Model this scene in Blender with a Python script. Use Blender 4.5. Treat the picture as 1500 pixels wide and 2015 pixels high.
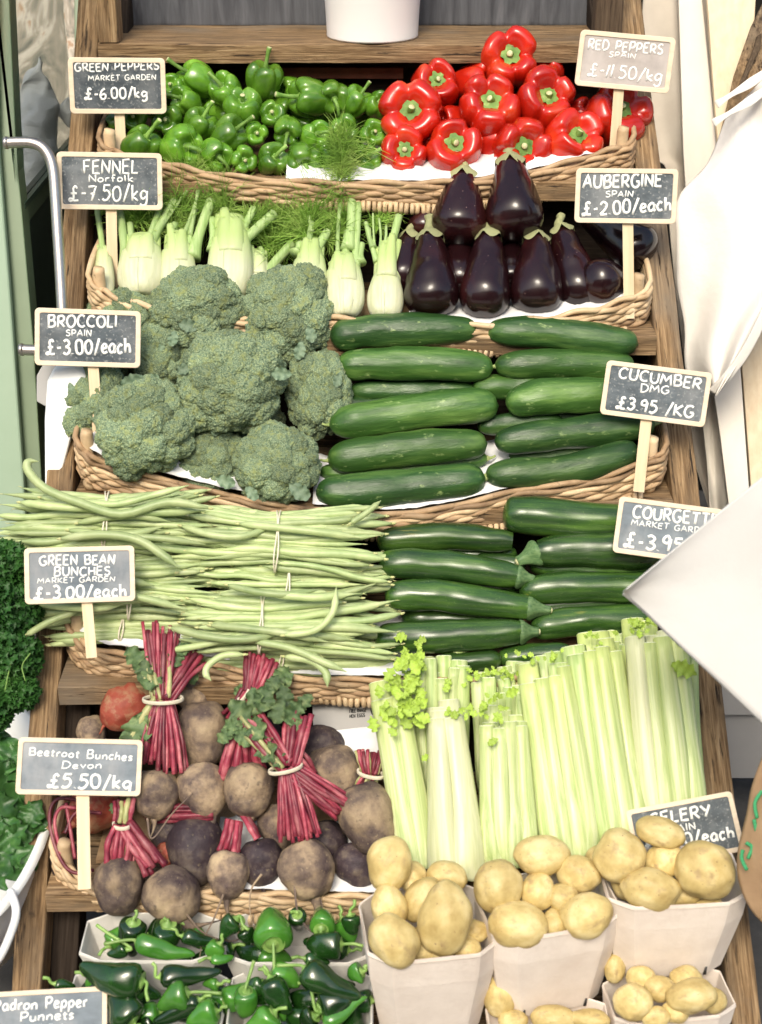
import bpy, math, random
from mathutils import Vector, Matrix, noise
R = math.radians
rnd = random.Random(7)
for o in list(bpy.data.objects): bpy.data.objects.remove(o)
scene = bpy.context.scene
col = scene.collection

# ---------------------------------------------------------------- camera
PITCH, F, DIST, SLOPE = 27.0, 2900.0, 2.9, 43.5
X_ = Vector((1, 0, 0))
UP = Vector((0, math.sin(R(PITCH)), math.cos(R(PITCH))))
FW = Vector((0, math.cos(R(PITCH)), -math.sin(R(PITCH))))
ZC = 0.90
CAM = Vector((0, 0, ZC + DIST * math.sin(R(PITCH))))
CEN = CAM + FW * DIST
S_ = Vector((0, math.cos(R(SLOPE)), math.sin(R(SLOPE))))
N_ = Vector((0, -math.sin(R(SLOPE)), math.cos(R(SLOPE))))
cd = bpy.data.cameras.new('camera'); cam = bpy.data.objects.new('camera', cd); col.objects.link(cam)
cam.location = CAM; cam.rotation_euler = (R(90 - PITCH), 0, 0)
cd.sensor_fit = 'VERTICAL'; cd.sensor_height = 36; cd.lens = F / 2015 * 36
cd.clip_start = 0.05; cd.clip_end = 200
cd.dof.use_dof = True; cd.dof.focus_distance = 3.02; cd.dof.aperture_fstop = 4.0
scene.camera = cam

# ---------------------------------------------------------------- sky, sun, exposure
SUN_EL, SUN_AZ = 50.0, -12.0           # azimuth: degrees to the right of straight behind the camera
w = bpy.data.worlds.new('World'); scene.world = w; w.use_nodes = True
nt = w.node_tree; bg = nt.nodes['Background']
sky = nt.nodes.new('ShaderNodeTexSky'); sky.sky_type = 'NISHITA'; sky.sun_disc = False
sky.sun_elevation = R(SUN_EL); sky.sun_rotation = R(180 - SUN_AZ)
sky.air_density = 1.0; sky.dust_density = 4.0; sky.ozone_density = 0.6
nt.links.new(sky.outputs[0], bg.inputs[0]); bg.inputs[1].default_value = 0.15
sd = bpy.data.lights.new('sun', 'SUN'); sun = bpy.data.objects.new('sun', sd); col.objects.link(sun)
sdir = Vector((math.sin(R(SUN_AZ)) * math.cos(R(SUN_EL)), -math.cos(R(SUN_AZ)) * math.cos(R(SUN_EL)), math.sin(R(SUN_EL))))
sun.rotation_euler = (-sdir).to_track_quat('-Z', 'Y').to_euler()
sd.energy = 1.35; sd.angle = R(20); sd.color = (1, 0.94, 0.86)
vs = scene.view_settings
vs.view_transform = 'Standard'; vs.look = 'None'; vs.exposure = 0.77
vs.use_white_balance = True; vs.white_balance_temperature = 6750; vs.white_balance_tint = 5; vs.gamma = 1; vs.use_curve_mapping = False

# ---------------------------------------------------------------- helpers
def ray(px, py):
    return FW + X_ * ((px - 750) / F) + UP * ((1007.5 - py) / F)
def W(px, py, h=0.0):                  # the point of the display slope (raised h metres) seen at a photo pixel
    d = ray(px, py)
    return CAM + d * (((CEN + N_ * h - CAM).dot(N_)) / d.dot(N_))
def P(px, py, dep):                    # the point seen at a photo pixel at a depth along the view
    return CAM + ray(px, py) * dep
def sc(p):                             # metres per photo pixel at a point
    return (p - CAM).dot(FW) / F
def vd(dx, dy, dz):                    # a direction: right, up, towards the camera
    return (X_ * dx + UP * dy - FW * dz).normalized()

def new_mesh(name, v, f, mats, smooth=True, mi=None):
    me = bpy.data.meshes.new(name)
    me.from_pydata([tuple(p) for p in v], [], f)
    for m in (mats if isinstance(mats, (list, tuple)) else [mats]): me.materials.append(m)
    if smooth: me.polygons.foreach_set('use_smooth', [True] * len(me.polygons))
    if mi: me.polygons.foreach_set('material_index', mi)
    me.update()
    return me
class MB:
    def __init__(s): s.v = []; s.f = []; s.mi = []
    def add(s, v, f, m=0, mat=None):
        b = len(s.v)
        s.v += [mat @ Vector(p) for p in v] if mat is not None else [Vector(p) for p in v]
        s.f += [tuple(i + b for i in q) for q in f]; s.mi += [m] * len(f)
    def mesh(s, name, mats, smooth=True): return new_mesh(name, s.v, s.f, mats, smooth, s.mi)
def link(name, data, parent=None, mat=None):
    o = bpy.data.objects.new(name, data); col.objects.link(o)
    if parent is not None: o.parent = parent
    if mat is not None: o.matrix_local = mat
    return o
def tag(o, label=None, cat=None, group=None, kind=None):
    if label: o['label'] = label
    if cat: o['category'] = cat
    if group: o['group'] = group
    if kind: o['kind'] = kind
    return o
def thing(name, label, cat, mat=None, group=None):
    o = link(name, None, None, mat if mat is not None else Matrix()); o.empty_display_size = 0.02
    return tag(o, label, cat, group)
def T(v): return Matrix.Translation(v)
def basis(o, x, y, z):
    m = Matrix.Identity(4)
    for i in range(3): m[i][0] = x[i]; m[i][1] = y[i]; m[i][2] = z[i]; m[i][3] = o[i]
    return m
def frame(o, z, ref=None, roll=0.0):   # local Z along z; local Y as near ref as it gets
    z = Vector(z).normalized(); ref = Vector(ref) if ref is not None else Vector((0.13, 0.2, 0.97))
    if abs(z.dot(ref.normalized())) > .98: ref = Vector((1, 0, 0))
    x = ref.cross(z).normalized(); y = z.cross(x)
    c, s = math.cos(roll), math.sin(roll)
    return basis(o, x * c + y * s, y * c - x * s, z)
def circ(n, ph=0.0): return [(math.cos(2 * math.pi * i / n + ph), math.sin(2 * math.pi * i / n + ph)) for i in range(n)]
def rrect(a, b, r, k=3):
    out = []
    for cx, cy, s in ((a - r, b - r, 0), (-a + r, b - r, 90), (-a + r, -b + r, 180), (a - r, -b + r, 270)):
        for i in range(k + 1):
            t = R(s + 90 * i / k); out.append((cx + r * math.cos(t), cy + r * math.sin(t)))
    return out
def catmull(pts, n):
    pts = [Vector(p) for p in pts]
    if len(pts) == 2: return [pts[0].lerp(pts[1], i / n) for i in range(n + 1)]
    P_ = [pts[0] * 2 - pts[1]] + pts + [pts[-1] * 2 - pts[-2]]
    out = []; m = len(pts) - 1
    for i in range(n + 1):
        t = i / n * m; k = min(int(t), m - 1); u = t - k
        a, b, c, d = P_[k:k + 4]
        out.append(0.5 * ((2 * b) + (c - a) * u + (2 * a - 5 * b + 4 * c - d) * u * u + (3 * b - a - 3 * c + d) * u ** 3))
    return out
def lerpl(tab, t):                     # piecewise-linear/smooth table lookup
    for i in range(len(tab) - 1):
        if t <= tab[i + 1][0]:
            a, b = tab[i], tab[i + 1]; u = (t - a[0]) / max(1e-9, b[0] - a[0]); u = u * u * (3 - 2 * u) if False else u
            return a[1] + (b[1] - a[1]) * u
    return tab[-1][1]
def sweep(pts, sec, rad, ref=None, cap=True, mod=None):
    """pts path, sec 2-D section, rad per ring: float or (sx, sy); mod(i, j, x, y) -> (x, y)"""
    pts = [Vector(p) for p in pts]; n = len(sec); v = []; f = []
    prev = None
    for i, p in enumerate(pts):
        t = (pts[min(i + 1, len(pts) - 1)] - pts[max(i - 1, 0)])
        t = t.normalized() if t.length > 1e-9 else Vector((0, 0, 1))
        if ref is not None:
            x = Vector(ref).cross(t)
            if x.length < 1e-4: x = Vector((1, 0, 0)).cross(t)
            x.normalize()
        else:
            if prev is None:
                a = Vector((0.1, 0.3, 1)) if abs(t.z) < .9 else Vector((1, 0.2, 0)); x = a.cross(t).normalized()
            else:
                x = (prev - t * prev.dot(t)).normalized()
        prev = x; y = t.cross(x)
        r = rad[i] if isinstance(rad, (list, tuple)) else rad
        sx, sy = r if isinstance(r, (list, tuple)) else (r, r)
        for j, (a, b) in enumerate(sec):
            if mod: a, b = mod(i, j, a, b)
            v.append(p + x * a * sx + y * b * sy)
    for i in range(len(pts) - 1):
        for j in range(n):
            k = (j + 1) % n
            f.append((i * n + j, i * n + k, (i + 1) * n + k, (i + 1) * n + j))
    if cap:
        for i, rev in ((0, True), (len(pts) - 1, False)):
            c = len(v); v.append(pts[i].copy())
            for j in range(n):
                k = (j + 1) % n
                f.append((c, i * n + k, i * n + j) if rev else (c, i * n + j, i * n + k))
    return v, f
def box(cx, cy, cz, sx, sy, sz):
    v = [Vector((cx + a * sx / 2, cy + b * sy / 2, cz + c * sz / 2)) for a in (-1, 1) for b in (-1, 1) for c in (-1, 1)]
    return v, [(0, 1, 3, 2), (4, 6, 7, 5), (0, 4, 5, 1), (2, 3, 7, 6), (0, 2, 6, 4), (1, 5, 7, 3)]
def local_path(world_pts, ref=None):   # -> frame with Z along the chord, points in it
    m = frame(world_pts[0], world_pts[-1] - world_pts[0], ref)
    mi = m.inverted()
    return m, [mi @ p for p in world_pts]
ORD = ['', 'second ', 'third ', 'fourth ', 'fifth ', 'sixth ', 'seventh ', 'eighth ', 'ninth ', 'tenth ', 'eleventh ', 'twelfth ']

# ---------------------------------------------------------------- materials
def _n(nt, t, x=0, y=0): n = nt.nodes.new(t); n.location = (x, y); return n
def mat(name, ramp, scale=8, stretch=(1, 1, 1), detail=6, rough=.5, bump=.0, bscale=40, bdist=.002, spec=.5, coat=0, var=.12, dist=0.0,
        second=None, sss=0, sheen=0, spots=None, bstretch=None, metal=0, grad=None, rvar=0.0, trans=0):
    """ramp: [(pos, rgb)] over noise; second: (scale, stretch, lo, hi, rgb) a mask of a second colour;
    spots: (scale, size, rgb); grad: [(z, rgb, width)] colour along local Z"""
    m = bpy.data.materials.new(name); m.use_nodes = True; nt = m.node_tree; L = nt.links
    b = nt.nodes['Principled BSDF']
    tc = _n(nt, 'ShaderNodeTexCoord'); oi = _n(nt, 'ShaderNodeObjectInfo')
    add = _n(nt, 'ShaderNodeVectorMath'); add.operation = 'MULTIPLY_ADD'
    add.inputs[1].default_value = (1, 1, 1)
    mul = _n(nt, 'ShaderNodeMath'); mul.operation = 'MULTIPLY'; mul.inputs[1].default_value = 13.7
    L.new(oi.outputs['Random'], mul.inputs[0])
    L.new(tc.outputs['Object'], add.inputs[0]); L.new(mul.outputs[0], add.inputs[2])
    def mapped(st):
        mp = _n(nt, 'ShaderNodeMapping'); mp.inputs['Scale'].default_value = st; L.new(add.outputs[0], mp.inputs[0]); return mp.outputs[0]
    def nz(s, st, d=6, di=0.0):
        n = _n(nt, 'ShaderNodeTexNoise'); n.inputs['Scale'].default_value = s; n.inputs['Detail'].default_value = d; n.inputs['Roughness'].default_value = .6
        n.inputs['Distortion'].default_value = di
        L.new(mapped(st), n.inputs['Vector']); return n.outputs['Fac']
    def mix(fac, a, c, blend='MIX'):
        x = _n(nt, 'ShaderNodeMix'); x.data_type = 'RGBA'; x.blend_type = blend
        if isinstance(fac, float): x.inputs[0].default_value = fac
        else: L.new(fac, x.inputs[0])
        L.new(a, x.inputs[6])
        if isinstance(c, tuple): x.inputs[7].default_value = (*c, 1)
        else: L.new(c, x.inputs[7])
        return x.outputs[2]
    def rng(s, lo, hi):
        x = _n(nt, 'ShaderNodeMapRange'); x.inputs[1].default_value = lo; x.inputs[2].default_value = hi; L.new(s, x.inputs[0]); return x.outputs[0]
    base = nz(scale, stretch, detail, dist)
    cr = _n(nt, 'ShaderNodeValToRGB'); L.new(base, cr.inputs[0])
    e = cr.color_ramp.elements
    for i, (p, c) in enumerate(ramp):
        el = e[i] if i < 2 else e.new(p)
        el.position = p; el.color = (*c, 1)
    c = cr.outputs[0]
    if grad:
        sep = _n(nt, 'ShaderNodeSeparateXYZ'); L.new(tc.outputs['Object'], sep.inputs[0])
        for z, rgb, wd in grad:
            zz = _n(nt, 'ShaderNodeMath'); zz.operation = 'MULTIPLY_ADD'; zz.inputs[1].default_value = abs(wd) * .6; L.new(base, zz.inputs[0]); L.new(sep.outputs[2], zz.inputs[2])
            c = mix(rng(zz.outputs[0], z, z + wd), c, rgb)
    if second:
        for s in (second if isinstance(second, list) else [second]):
            c = mix(rng(nz(s[0], s[1]), s[2], s[3]), c, s[4])
    if spots:
        vo = _n(nt, 'ShaderNodeTexVoronoi'); vo.inputs['Scale'].default_value = spots[0]; L.new(mapped((1, 1, 1)), vo.inputs['Vector'])
        c = mix(rng(vo.outputs['Distance'], spots[1], spots[1] * .4), c, spots[2])
    if var:
        hs = _n(nt, 'ShaderNodeHueSaturation'); L.new(c, hs.inputs['Color'])
        hs.inputs['Value'].default_value = 1
        mr = _n(nt, 'ShaderNodeMapRange'); mr.inputs[3].default_value = 1 - var; mr.inputs[4].default_value = 1 + var
        L.new(oi.outputs['Random'], mr.inputs[0]); L.new(mr.outputs[0], hs.inputs['Value'])
        c = hs.outputs[0]
    L.new(c, b.inputs['Base Color'])
    b.inputs['Roughness'].default_value = rough
    if rvar:
        mr = _n(nt, 'ShaderNodeMapRange'); mr.inputs[3].default_value = rough - rvar; mr.inputs[4].default_value = rough + rvar
        mr.inputs[1].default_value = .35; mr.inputs[2].default_value = .65
        L.new(nz(scale * 1.7, stretch), mr.inputs[0]); L.new(mr.outputs[0], b.inputs['Roughness'])
    b.inputs['Specular IOR Level'].default_value = spec; b.inputs['Coat Weight'].default_value = coat; b.inputs['Coat Roughness'].default_value = .12
    b.inputs['Metallic'].default_value = metal
    if sss:
        b.inputs['Subsurface Weight'].default_value = sss; b.inputs['Subsurface Radius'].default_value = (.6, .5, .2); b.inputs['Subsurface Scale'].default_value = .01
    if bump:
        bn = _n(nt, 'ShaderNodeBump'); bn.inputs['Strength'].default_value = bump; bn.inputs['Distance'].default_value = bdist
        L.new(nz(bscale, bstretch or stretch, 5), bn.inputs['Height']); L.new(bn.outputs[0], b.inputs['Normal'])
    return m
WD = (22, 22, 1.0)
m_wood = mat('weathered_oak', [(.25, (.07, .038, .018)), (.45, (.21, .13, .065)), (.58, (.34, .225, .12)), (.75, (.47, .34, .20))], 9, WD, 9, .8, .9, 22, .003, .25,
             second=[(26, (1, 1, .22), .48, .70, (.13, .088, .052)), (3, (1, 1, .6), .56, .72, (.20, .165, .125)), (30, (4, 4, .35), .58, .66, (.04, .026, .016)), (9, (1, 1, .8), .66, .72, (.05, .035, .025))], var=.10, dist=.6)
m_wood_d = mat('dark_oak', [(.3, (.045, .03, .02)), (.6, (.12, .085, .055)), (.8, (.2, .15, .1))], 9, WD, 8, .85, .8, 22, .003, .2)
m_shade_board = mat('shade_dark_board', [(.3, (.018, .013, .010)), (.6, (.035, .026, .020)), (.8, (.06, .045, .035))], 9, WD, 6, .9, .5, 22, .002, .1)  # near-black colour stands in for the shade inside the rack
m_pine = mat('pale_pine', [(.3, (.66, .52, .35)), (.7, (.78, .66, .48))], 6, (9, 9, .5), 6, .6, .2, 30, .001, .3, var=.05)
m_stake = mat('lollipop_wood', [(.3, (.66, .50, .31)), (.7, (.80, .66, .46))], 6, (14, 14, .8), 6, .65, .25, 40, .0006, .3, var=.05)
m_frame = mat('sign_frame_wood', [(.3, (.72, .57, .41)), (.7, (.82, .69, .53))], 8, (3, 12, 3), 5, .6, .15, 60, .0005, .3, var=.04)
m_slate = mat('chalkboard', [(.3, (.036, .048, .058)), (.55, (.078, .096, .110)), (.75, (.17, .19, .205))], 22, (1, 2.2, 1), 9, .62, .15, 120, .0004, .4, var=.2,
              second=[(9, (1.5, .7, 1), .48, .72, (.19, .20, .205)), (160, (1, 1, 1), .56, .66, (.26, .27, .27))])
m_slate_glare = mat('chalkboard_painted_glare', [(.3, (.36, .32, .30)), (.6, (.46, .41, .38)), (.75, (.52, .47, .44))], 22, (1, 2.2, 1), 9, .4, .15, 120, .0004, .6, var=.02,
              second=(9, (1.5, .7, 1), .45, .7, (.55, .5, .47)))  # pale slate colour stands in for the glare on this board
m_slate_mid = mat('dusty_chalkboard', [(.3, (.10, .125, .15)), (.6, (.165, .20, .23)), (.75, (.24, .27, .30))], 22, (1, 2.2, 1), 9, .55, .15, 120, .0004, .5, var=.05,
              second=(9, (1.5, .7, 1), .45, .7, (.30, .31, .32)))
m_chalk = mat('chalk_paint', [(.3, (.80, .80, .76)), (.7, (.92, .92, .88))], 200, rough=.9, spec=.1, var=0)
m_wicker = mat('willow', [(.25, (.17, .10, .055)), (.5, (.38, .25, .14)), (.75, (.55, .40, .24))], 14, (1, 1, 1), 6, .6, .5, 90, .001, .35, var=.2, second=(60, (1, 1, 1), .6, .72, (.13, .08, .045)))
m_wicker_l = mat('pale_willow', [(.25, (.36, .24, .13)), (.5, (.58, .42, .25)), (.75, (.70, .55, .36))], 14, (1, 1, 1), 6, .55, .4, 90, .001, .4, var=.15, second=(60, (1, 1, 1), .64, .75, (.25, .16, .09)))
m_paper = mat('tissue_paper', [(.3, (.70, .70, .71)), (.7, (.82, .82, .82))], 12, rough=.8, bump=.5, bscale=25, bdist=.004, spec=.2, var=.03)
m_canvas = mat('cream_canvas', [(.3, (.74, .70, .65)), (.7, (.80, .77, .72))], 10, rough=.9, bump=.6, bscale=16, bdist=.006, spec=.1, var=.0)
m_cotton = mat('white_cotton', [(.3, (.56, .55, .53)), (.7, (.61, .60, .585))], 6, rough=.9, bump=.5, bscale=22, bdist=.003, spec=.1, var=.0)
m_canvas_d = mat('raw_canvas', [(.3, (.55, .49, .42)), (.7, (.64, .58, .50))], 10, rough=.9, bump=.2, bscale=400, bdist=.0005, spec=.1, var=.03)
m_pulp = mat('moulded_pulp', [(.3, (.70, .62, .55)), (.7, (.78, .70, .63))], 30, rough=.85, bump=.6, bscale=130, bdist=.0015, spec=.2, var=.04, second=(9, (1, 1, 1), .5, .75, (.66, .57, .50)))
m_pulp_w = mat('pale_pulp', [(.3, (.60, .58, .54)), (.7, (.72, .69, .64))], 30, rough=.85, bump=.35, bscale=220, bdist=.0008, spec=.2, var=.04)
m_kraft = mat('kraft_paper', [(.3, (.30, .19, .11)), (.7, (.40, .27, .16))], 12, rough=.75, bump=.5, bscale=18, bdist=.006, spec=.2)
m_ink = mat('green_ink', [(.3, (.03, .26, .10)), (.7, (.05, .33, .14))], 20, rough=.7, var=0)
m_black = mat('black_print', [(.3, (.03, .03, .03)), (.7, (.05, .05, .05))], 20, rough=.7, var=0)
m_enamel = mat('white_enamel', [(.3, (.78, .75, .73)), (.7, (.82, .79, .77))], 5, rough=.35, bump=.05, bscale=8, bdist=.003, spec=.5, var=0, second=(26, (1, 1, 1), .73, .76, (.35, .26, .18)))
m_plate = mat('white_plastic', [(.3, (.76, .77, .76)), (.7, (.80, .81, .80))], 5, rough=.4, var=0)
m_greenpaint = mat('sage_green_paint', [(.3, (.11, .165, .085)), (.7, (.14, .20, .11))], 5, (1, 1, 1), 5, .45, .15, 30, .001, .5, var=.0)
m_green_lit = mat('sage_paint_lit', [(.3, (.22, .31, .21)), (.7, (.25, .34, .24))], 5, (1, 1, 1), 5, .5, .1, 30, .001, .5, var=.0)  # sage paint lightened for the reflected light on the door moulding
m_greendark = mat('dark_green_paint', [(.3, (.035, .065, .04)), (.7, (.05, .085, .055))], 5, (1, 1, 1), 5, .4, .1, 30, .001, .5, var=.0)
m_steel = mat('brushed_steel', [(.3, (.42, .38, .34)), (.7, (.55, .51, .47))], 6, (60, 60, 1), 4, .38, .1, 20, .0005, .5, metal=1, var=0)
m_siding = mat('painted_siding', [(.3, (.36, .35, .34)), (.7, (.40, .39, .38))], 3, (3, 3, 3), 6, .7, .15, 60, .001, .3, var=0)
m_siding_w = mat('cream_board_paint', [(.3, (.72, .66, .58)), (.7, (.78, .73, .65))], 4, (6, 6, .6), 6, .6, .15, 40, .001, .3, var=.03)
m_backboard = mat('slate_blue_board', [(.3, (.045, .047, .055)), (.6, (.10, .105, .118)), (.8, (.15, .15, .165))], 7, (6, .6, 6), 9, .6, .6, 14, .003, .4, dist=.8)
m_dark = mat('dark_shop_interior', [(.3, (.012, .012, .012)), (.7, (.03, .027, .022))], 4, rough=.9, spec=.1)
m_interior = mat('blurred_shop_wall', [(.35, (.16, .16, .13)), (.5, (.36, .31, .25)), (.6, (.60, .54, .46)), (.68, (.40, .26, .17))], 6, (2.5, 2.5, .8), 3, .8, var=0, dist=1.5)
m_ground = mat('paving', [(.3, (.05, .047, .043)), (.7, (.09, .085, .078))], 14, rough=.9, bump=.5, bscale=60, bdist=.004, var=0)  # dark base colour carries the shade under the stall
m_pave = mat('bounce_paving', [(.3, (.36, .33, .29)), (.7, (.50, .46, .41))], 14, rough=.9, bump=.5, bscale=60, bdist=.004, var=0)  # made pale to bounce fill light up at the stall

m_gpep = mat('green_pepper_skin', [(.3, (.04, .12, .009)), (.55, (.10, .24, .018)), (.75, (.20, .37, .05))], 1.8, (1, 1, .7), 3, .25, .15, 5, .002, .5, .3, .32)
m_gpep_s = mat('green_pepper_stalk', [(.3, (.09, .21, .03)), (.7, (.24, .40, .09))], 6, (1, 1, .6), 4, .45, .3, 120, .001, .4, var=.25)
m_rpep = mat('red_pepper_skin', [(.3, (.34, .008, .004)), (.55, (.52, .018, .007)), (.75, (.58, .05, .012))], 2, (1, 1, 1), 2, .24, .12, 4, .002, .5, .3, .10,
             second=(1.6, (1, 1, 1), .66, .80, (.60, .16, .02)))
m_rcalyx = mat('red_pepper_calyx', [(.3, (.06, .15, .02)), (.6, (.15, .26, .05)), (.75, (.34, .42, .14))], 6, rough=.6, bump=.4, bscale=150, bdist=.001, var=.2)
m_stub = mat('cut_stalk', [(.3, (.45, .46, .22)), (.7, (.62, .60, .36))], 80, rough=.7, var=.1)
m_aub = mat('aubergine_skin', [(.3, (.006, .002, .003)), (.55, (.016, .004, .005)), (.75, (.055, .012, .010))], 6, (1, 1, .5), 4, .22, .12, 30, .002, .45, .15, .25, spots=(55, .07, (.22, .14, .12)), rvar=.05)
m_aubcal = mat('aubergine_calyx', [(.3, (.20, .23, .10)), (.5, (.33, .35, .17)), (.7, (.42, .36, .20))], 50, rough=.75, bump=.4, bscale=150, bdist=.001, var=.15)
m_fennel = mat('fennel_bulb_skin', [(.3, (.50, .53, .32)), (.7, (.66, .66, .47))], 22, (5, 5, .5), 5, .42, .35, 30, .0012, .45, var=.05, sss=.15,
               grad=[(.085, (.42, .54, .20), .08)])
m_fstalk = mat('fennel_stalk', [(.3, (.25, .38, .12)), (.7, (.42, .54, .24))], 30, (6, 6, .5), 5, .45, .35, 50, .001, .4, var=.15)
m_fcut = mat('fennel_cut_end', [(.3, (.50, .56, .32)), (.7, (.62, .66, .44))], 80, rough=.7, var=.1)
m_frond = mat('fennel_frond_green', [(.3, (.12, .26, .035)), (.5, (.27, .46, .08)), (.7, (.48, .62, .18))], 14, rough=.6, var=.15, spec=.2)
m_broc = mat('broccoli_bud_green', [(.34, (.060, .105, .065)), (.5, (.18, .25, .155)), (.66, (.36, .42, .24))], 13, rough=.8, bump=.9, bscale=17, bdist=.003, spec=.2, var=.24,
             second=[(2.2, (1, 1, 1), .50, .68, (.26, .30, .12)), (16, (1, 1, 1), .60, .68, (.34, .34, .12))])
m_bstem = mat('broccoli_stem', [(.3, (.26, .36, .16)), (.7, (.38, .47, .24))], 20, rough=.5, var=.1)
m_bleaf = mat('broccoli_leaf', [(.3, (.10, .17, .10)), (.7, (.22, .30, .19))], 4, rough=.5, var=.2, bump=.4, bscale=60)
m_cuc = mat('cucumber_skin', [(.30, (.010, .034, .008)), (.5, (.024, .070, .015)), (.7, (.085, .165, .038))], 9, (3.4, 3.4, .5), 8, .42, .8, 26, .004, .38, .06, .25,
            second=[(70, (1, 1, .5), .62, .72, (.20, .28, .10)), (26, (3, 3, .25), .70, .76, (.30, .36, .18))], bstretch=(2.2, 2.2, .5), rvar=.08)
m_cuc_l = mat('lighter_cucumber_skin', [(.30, (.018, .055, .010)), (.5, (.042, .108, .019)), (.7, (.125, .225, .05))], 9, (3.4, 3.4, .5), 8, .42, .8, 26, .004, .38, .06, .18,
            second=[(70, (1, 1, .5), .62, .72, (.24, .34, .12)), (26, (3, 3, .25), .70, .76, (.34, .4, .2))], bstretch=(2.2, 2.2, .5), rvar=.08)
m_ctip = mat('cucumber_tip', [(.3, (.20, .28, .08)), (.7, (.38, .42, .18))], 60, rough=.7, var=.2)
m_cour = mat('courgette_skin', [(.30, (.010, .030, .008)), (.5, (.026, .068, .012)), (.7, (.070, .145, .022))], 12, (5, 5, .4), 7, .30, .4, 20, .0015, .5, .25, .28,
             second=[(12, (3, 3, .3), .66, .74, (.24, .24, .045))], spots=(210, .16, (.16, .24, .07)), rvar=.06)
m_courst = mat('courgette_stalk', [(.3, (.05, .12, .04)), (.7, (.16, .25, .10))], 50, (5, 5, .6), 5, .55, .4, 60, .001, .4, var=.15)
m_bean = mat('green_bean_skin', [(.3, (.27, .36, .15)), (.55, (.42, .50, .235)), (.75, (.56, .62, .34))], 14, (1, 1, 1), 4, .42, .12, 60, .001, .45, var=.22, sss=.0)
m_beantip = mat('bean_tip', [(.3, (.42, .46, .18)), (.7, (.60, .58, .30))], 60, rough=.6, var=.1)
m_band = mat('rubber_band', [(.3, (.62, .56, .42)), (.7, (.72, .66, .52))], 40, rough=.6, var=.05)
m_beet = mat('beetroot_skin', [(.32, (.055, .036, .040)), (.45, (.14, .102, .080)), (.55, (.28, .205, .135)), (.68, (.42, .32, .20))], 1.8, (1, 1, 1), 9, .72, .7, 14, .003, .3, var=.2, dist=.1,
             second=[(6, (1, 1, 1), .60, .75, (.06, .045, .045)), (24, (1, 1, 1), .62, .74, (.40, .31, .19))])
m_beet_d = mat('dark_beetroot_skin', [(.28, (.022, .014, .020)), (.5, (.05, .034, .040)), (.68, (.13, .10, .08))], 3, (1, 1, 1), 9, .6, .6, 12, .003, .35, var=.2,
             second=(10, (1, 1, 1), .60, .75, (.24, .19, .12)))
m_beet_r = mat('orange_red_beetroot_skin', [(.3, (.20, .035, .022)), (.5, (.30, .06, .035)), (.7, (.30, .14, .08))], 2.5, (1, 1, 1), 8, .6, .5, 10, .002, .35, var=.1, second=(4, (1, 1, 1), .52, .7, (.34, .20, .11)))
m_bstalk = mat('beet_stalk_red', [(.3, (.09, .010, .022)), (.5, (.24, .030, .052)), (.70, (.42, .15, .16))], 22, (1, 1, 1), 6, .42, .3, 90, .001, .4, var=.5)
m_bstalk_g = mat('beet_stalk_green', [(.3, (.24, .26, .10)), (.7, (.44, .42, .20))], 20, (3, 3, .4), 5, .45, .2, 60, .001, .4, var=.2)
m_beleaf = mat('beet_leaf', [(.3, (.035, .075, .025)), (.55, (.10, .16, .06)), (.75, (.22, .27, .11))], 3, rough=.5, bump=.6, bscale=40, var=.25)
m_cel = mat('celery_stalk_skin', [(.3, (.33, .43, .15)), (.52, (.53, .61, .28)), (.72, (.72, .74, .46))], 16, (9, 9, .25), 5, .38, .4, 40, .001, .45, var=.10, sss=.1,
            grad=[(.26, (.52, .60, .18), .25)])
m_cel_g = mat('green_celery_stalk_skin', [(.3, (.30, .43, .13)), (.55, (.48, .58, .24)), (.75, (.68, .72, .42))], 16, (9, 9, .25), 5, .38, .4, 40, .001, .45, var=.10)
m_cel_w = mat('blanched_celery_skin', [(.3, (.50, .53, .28)), (.7, (.68, .68, .45))], 16, (9, 9, .25), 5, .38, .4, 40, .001, .45, var=.05, sss=.1)
m_celcut = mat('celery_cut_end', [(.3, (.55, .60, .36)), (.7, (.72, .76, .55))], 90, rough=.6, var=.1)
m_celleaf = mat('celery_leaf', [(.3, (.24, .40, .04)), (.7, (.42, .56, .08))], 30, rough=.5, bump=.3, bscale=60, var=.2)
m_pot = mat('potato_skin', [(.3, (.42, .30, .11)), (.5, (.58, .45, .19)), (.68, (.70, .58, .30))], 2.2, rough=.5, bump=.25, bscale=14, bdist=.001, spec=.4, var=.10, detail=8,
            second=[(3.2, (1, 1, 1), .56, .72, (.38, .27, .13)), (13, (1, 1, 1), .66, .71, (.24, .14, .07))])
m_padron = mat('dark_chilli_skin', [(.3, (.005, .020, .004)), (.6, (.012, .050, .007)), (.8, (.035, .11, .015))], 16, rough=.2, bump=.25, bscale=35, bdist=.002, spec=.55, coat=.4, var=.4)
m_padron_l = mat('bright_chilli_skin', [(.3, (.03, .13, .014)), (.7, (.08, .25, .03))], 16, rough=.2, bump=.25, bscale=35, bdist=.002, spec=.55, coat=.4, var=.2)
m_pstalk = mat('chilli_stalk', [(.3, (.13, .27, .05)), (.7, (.28, .42, .12))], 40, rough=.45, var=.2)
m_parsley = mat('parsley_green', [(.3, (.012, .05, .010)), (.6, (.035, .11, .02)), (.8, (.08, .19, .04))], 12, rough=.5, var=.3, spec=.3)
m_lettuce = mat('lettuce_green', [(.3, (.022, .075, .018)), (.6, (.05, .14, .03)), (.8, (.12, .24, .06))], 3, rough=.4, bump=.5, bscale=8, bdist=.003, var=.3)
m_brick = mat('old_brick', [(.3, (.16, .05, .03)), (.7, (.26, .09, .05))], 20, rough=.9, bump=.5, bscale=80)
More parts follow.
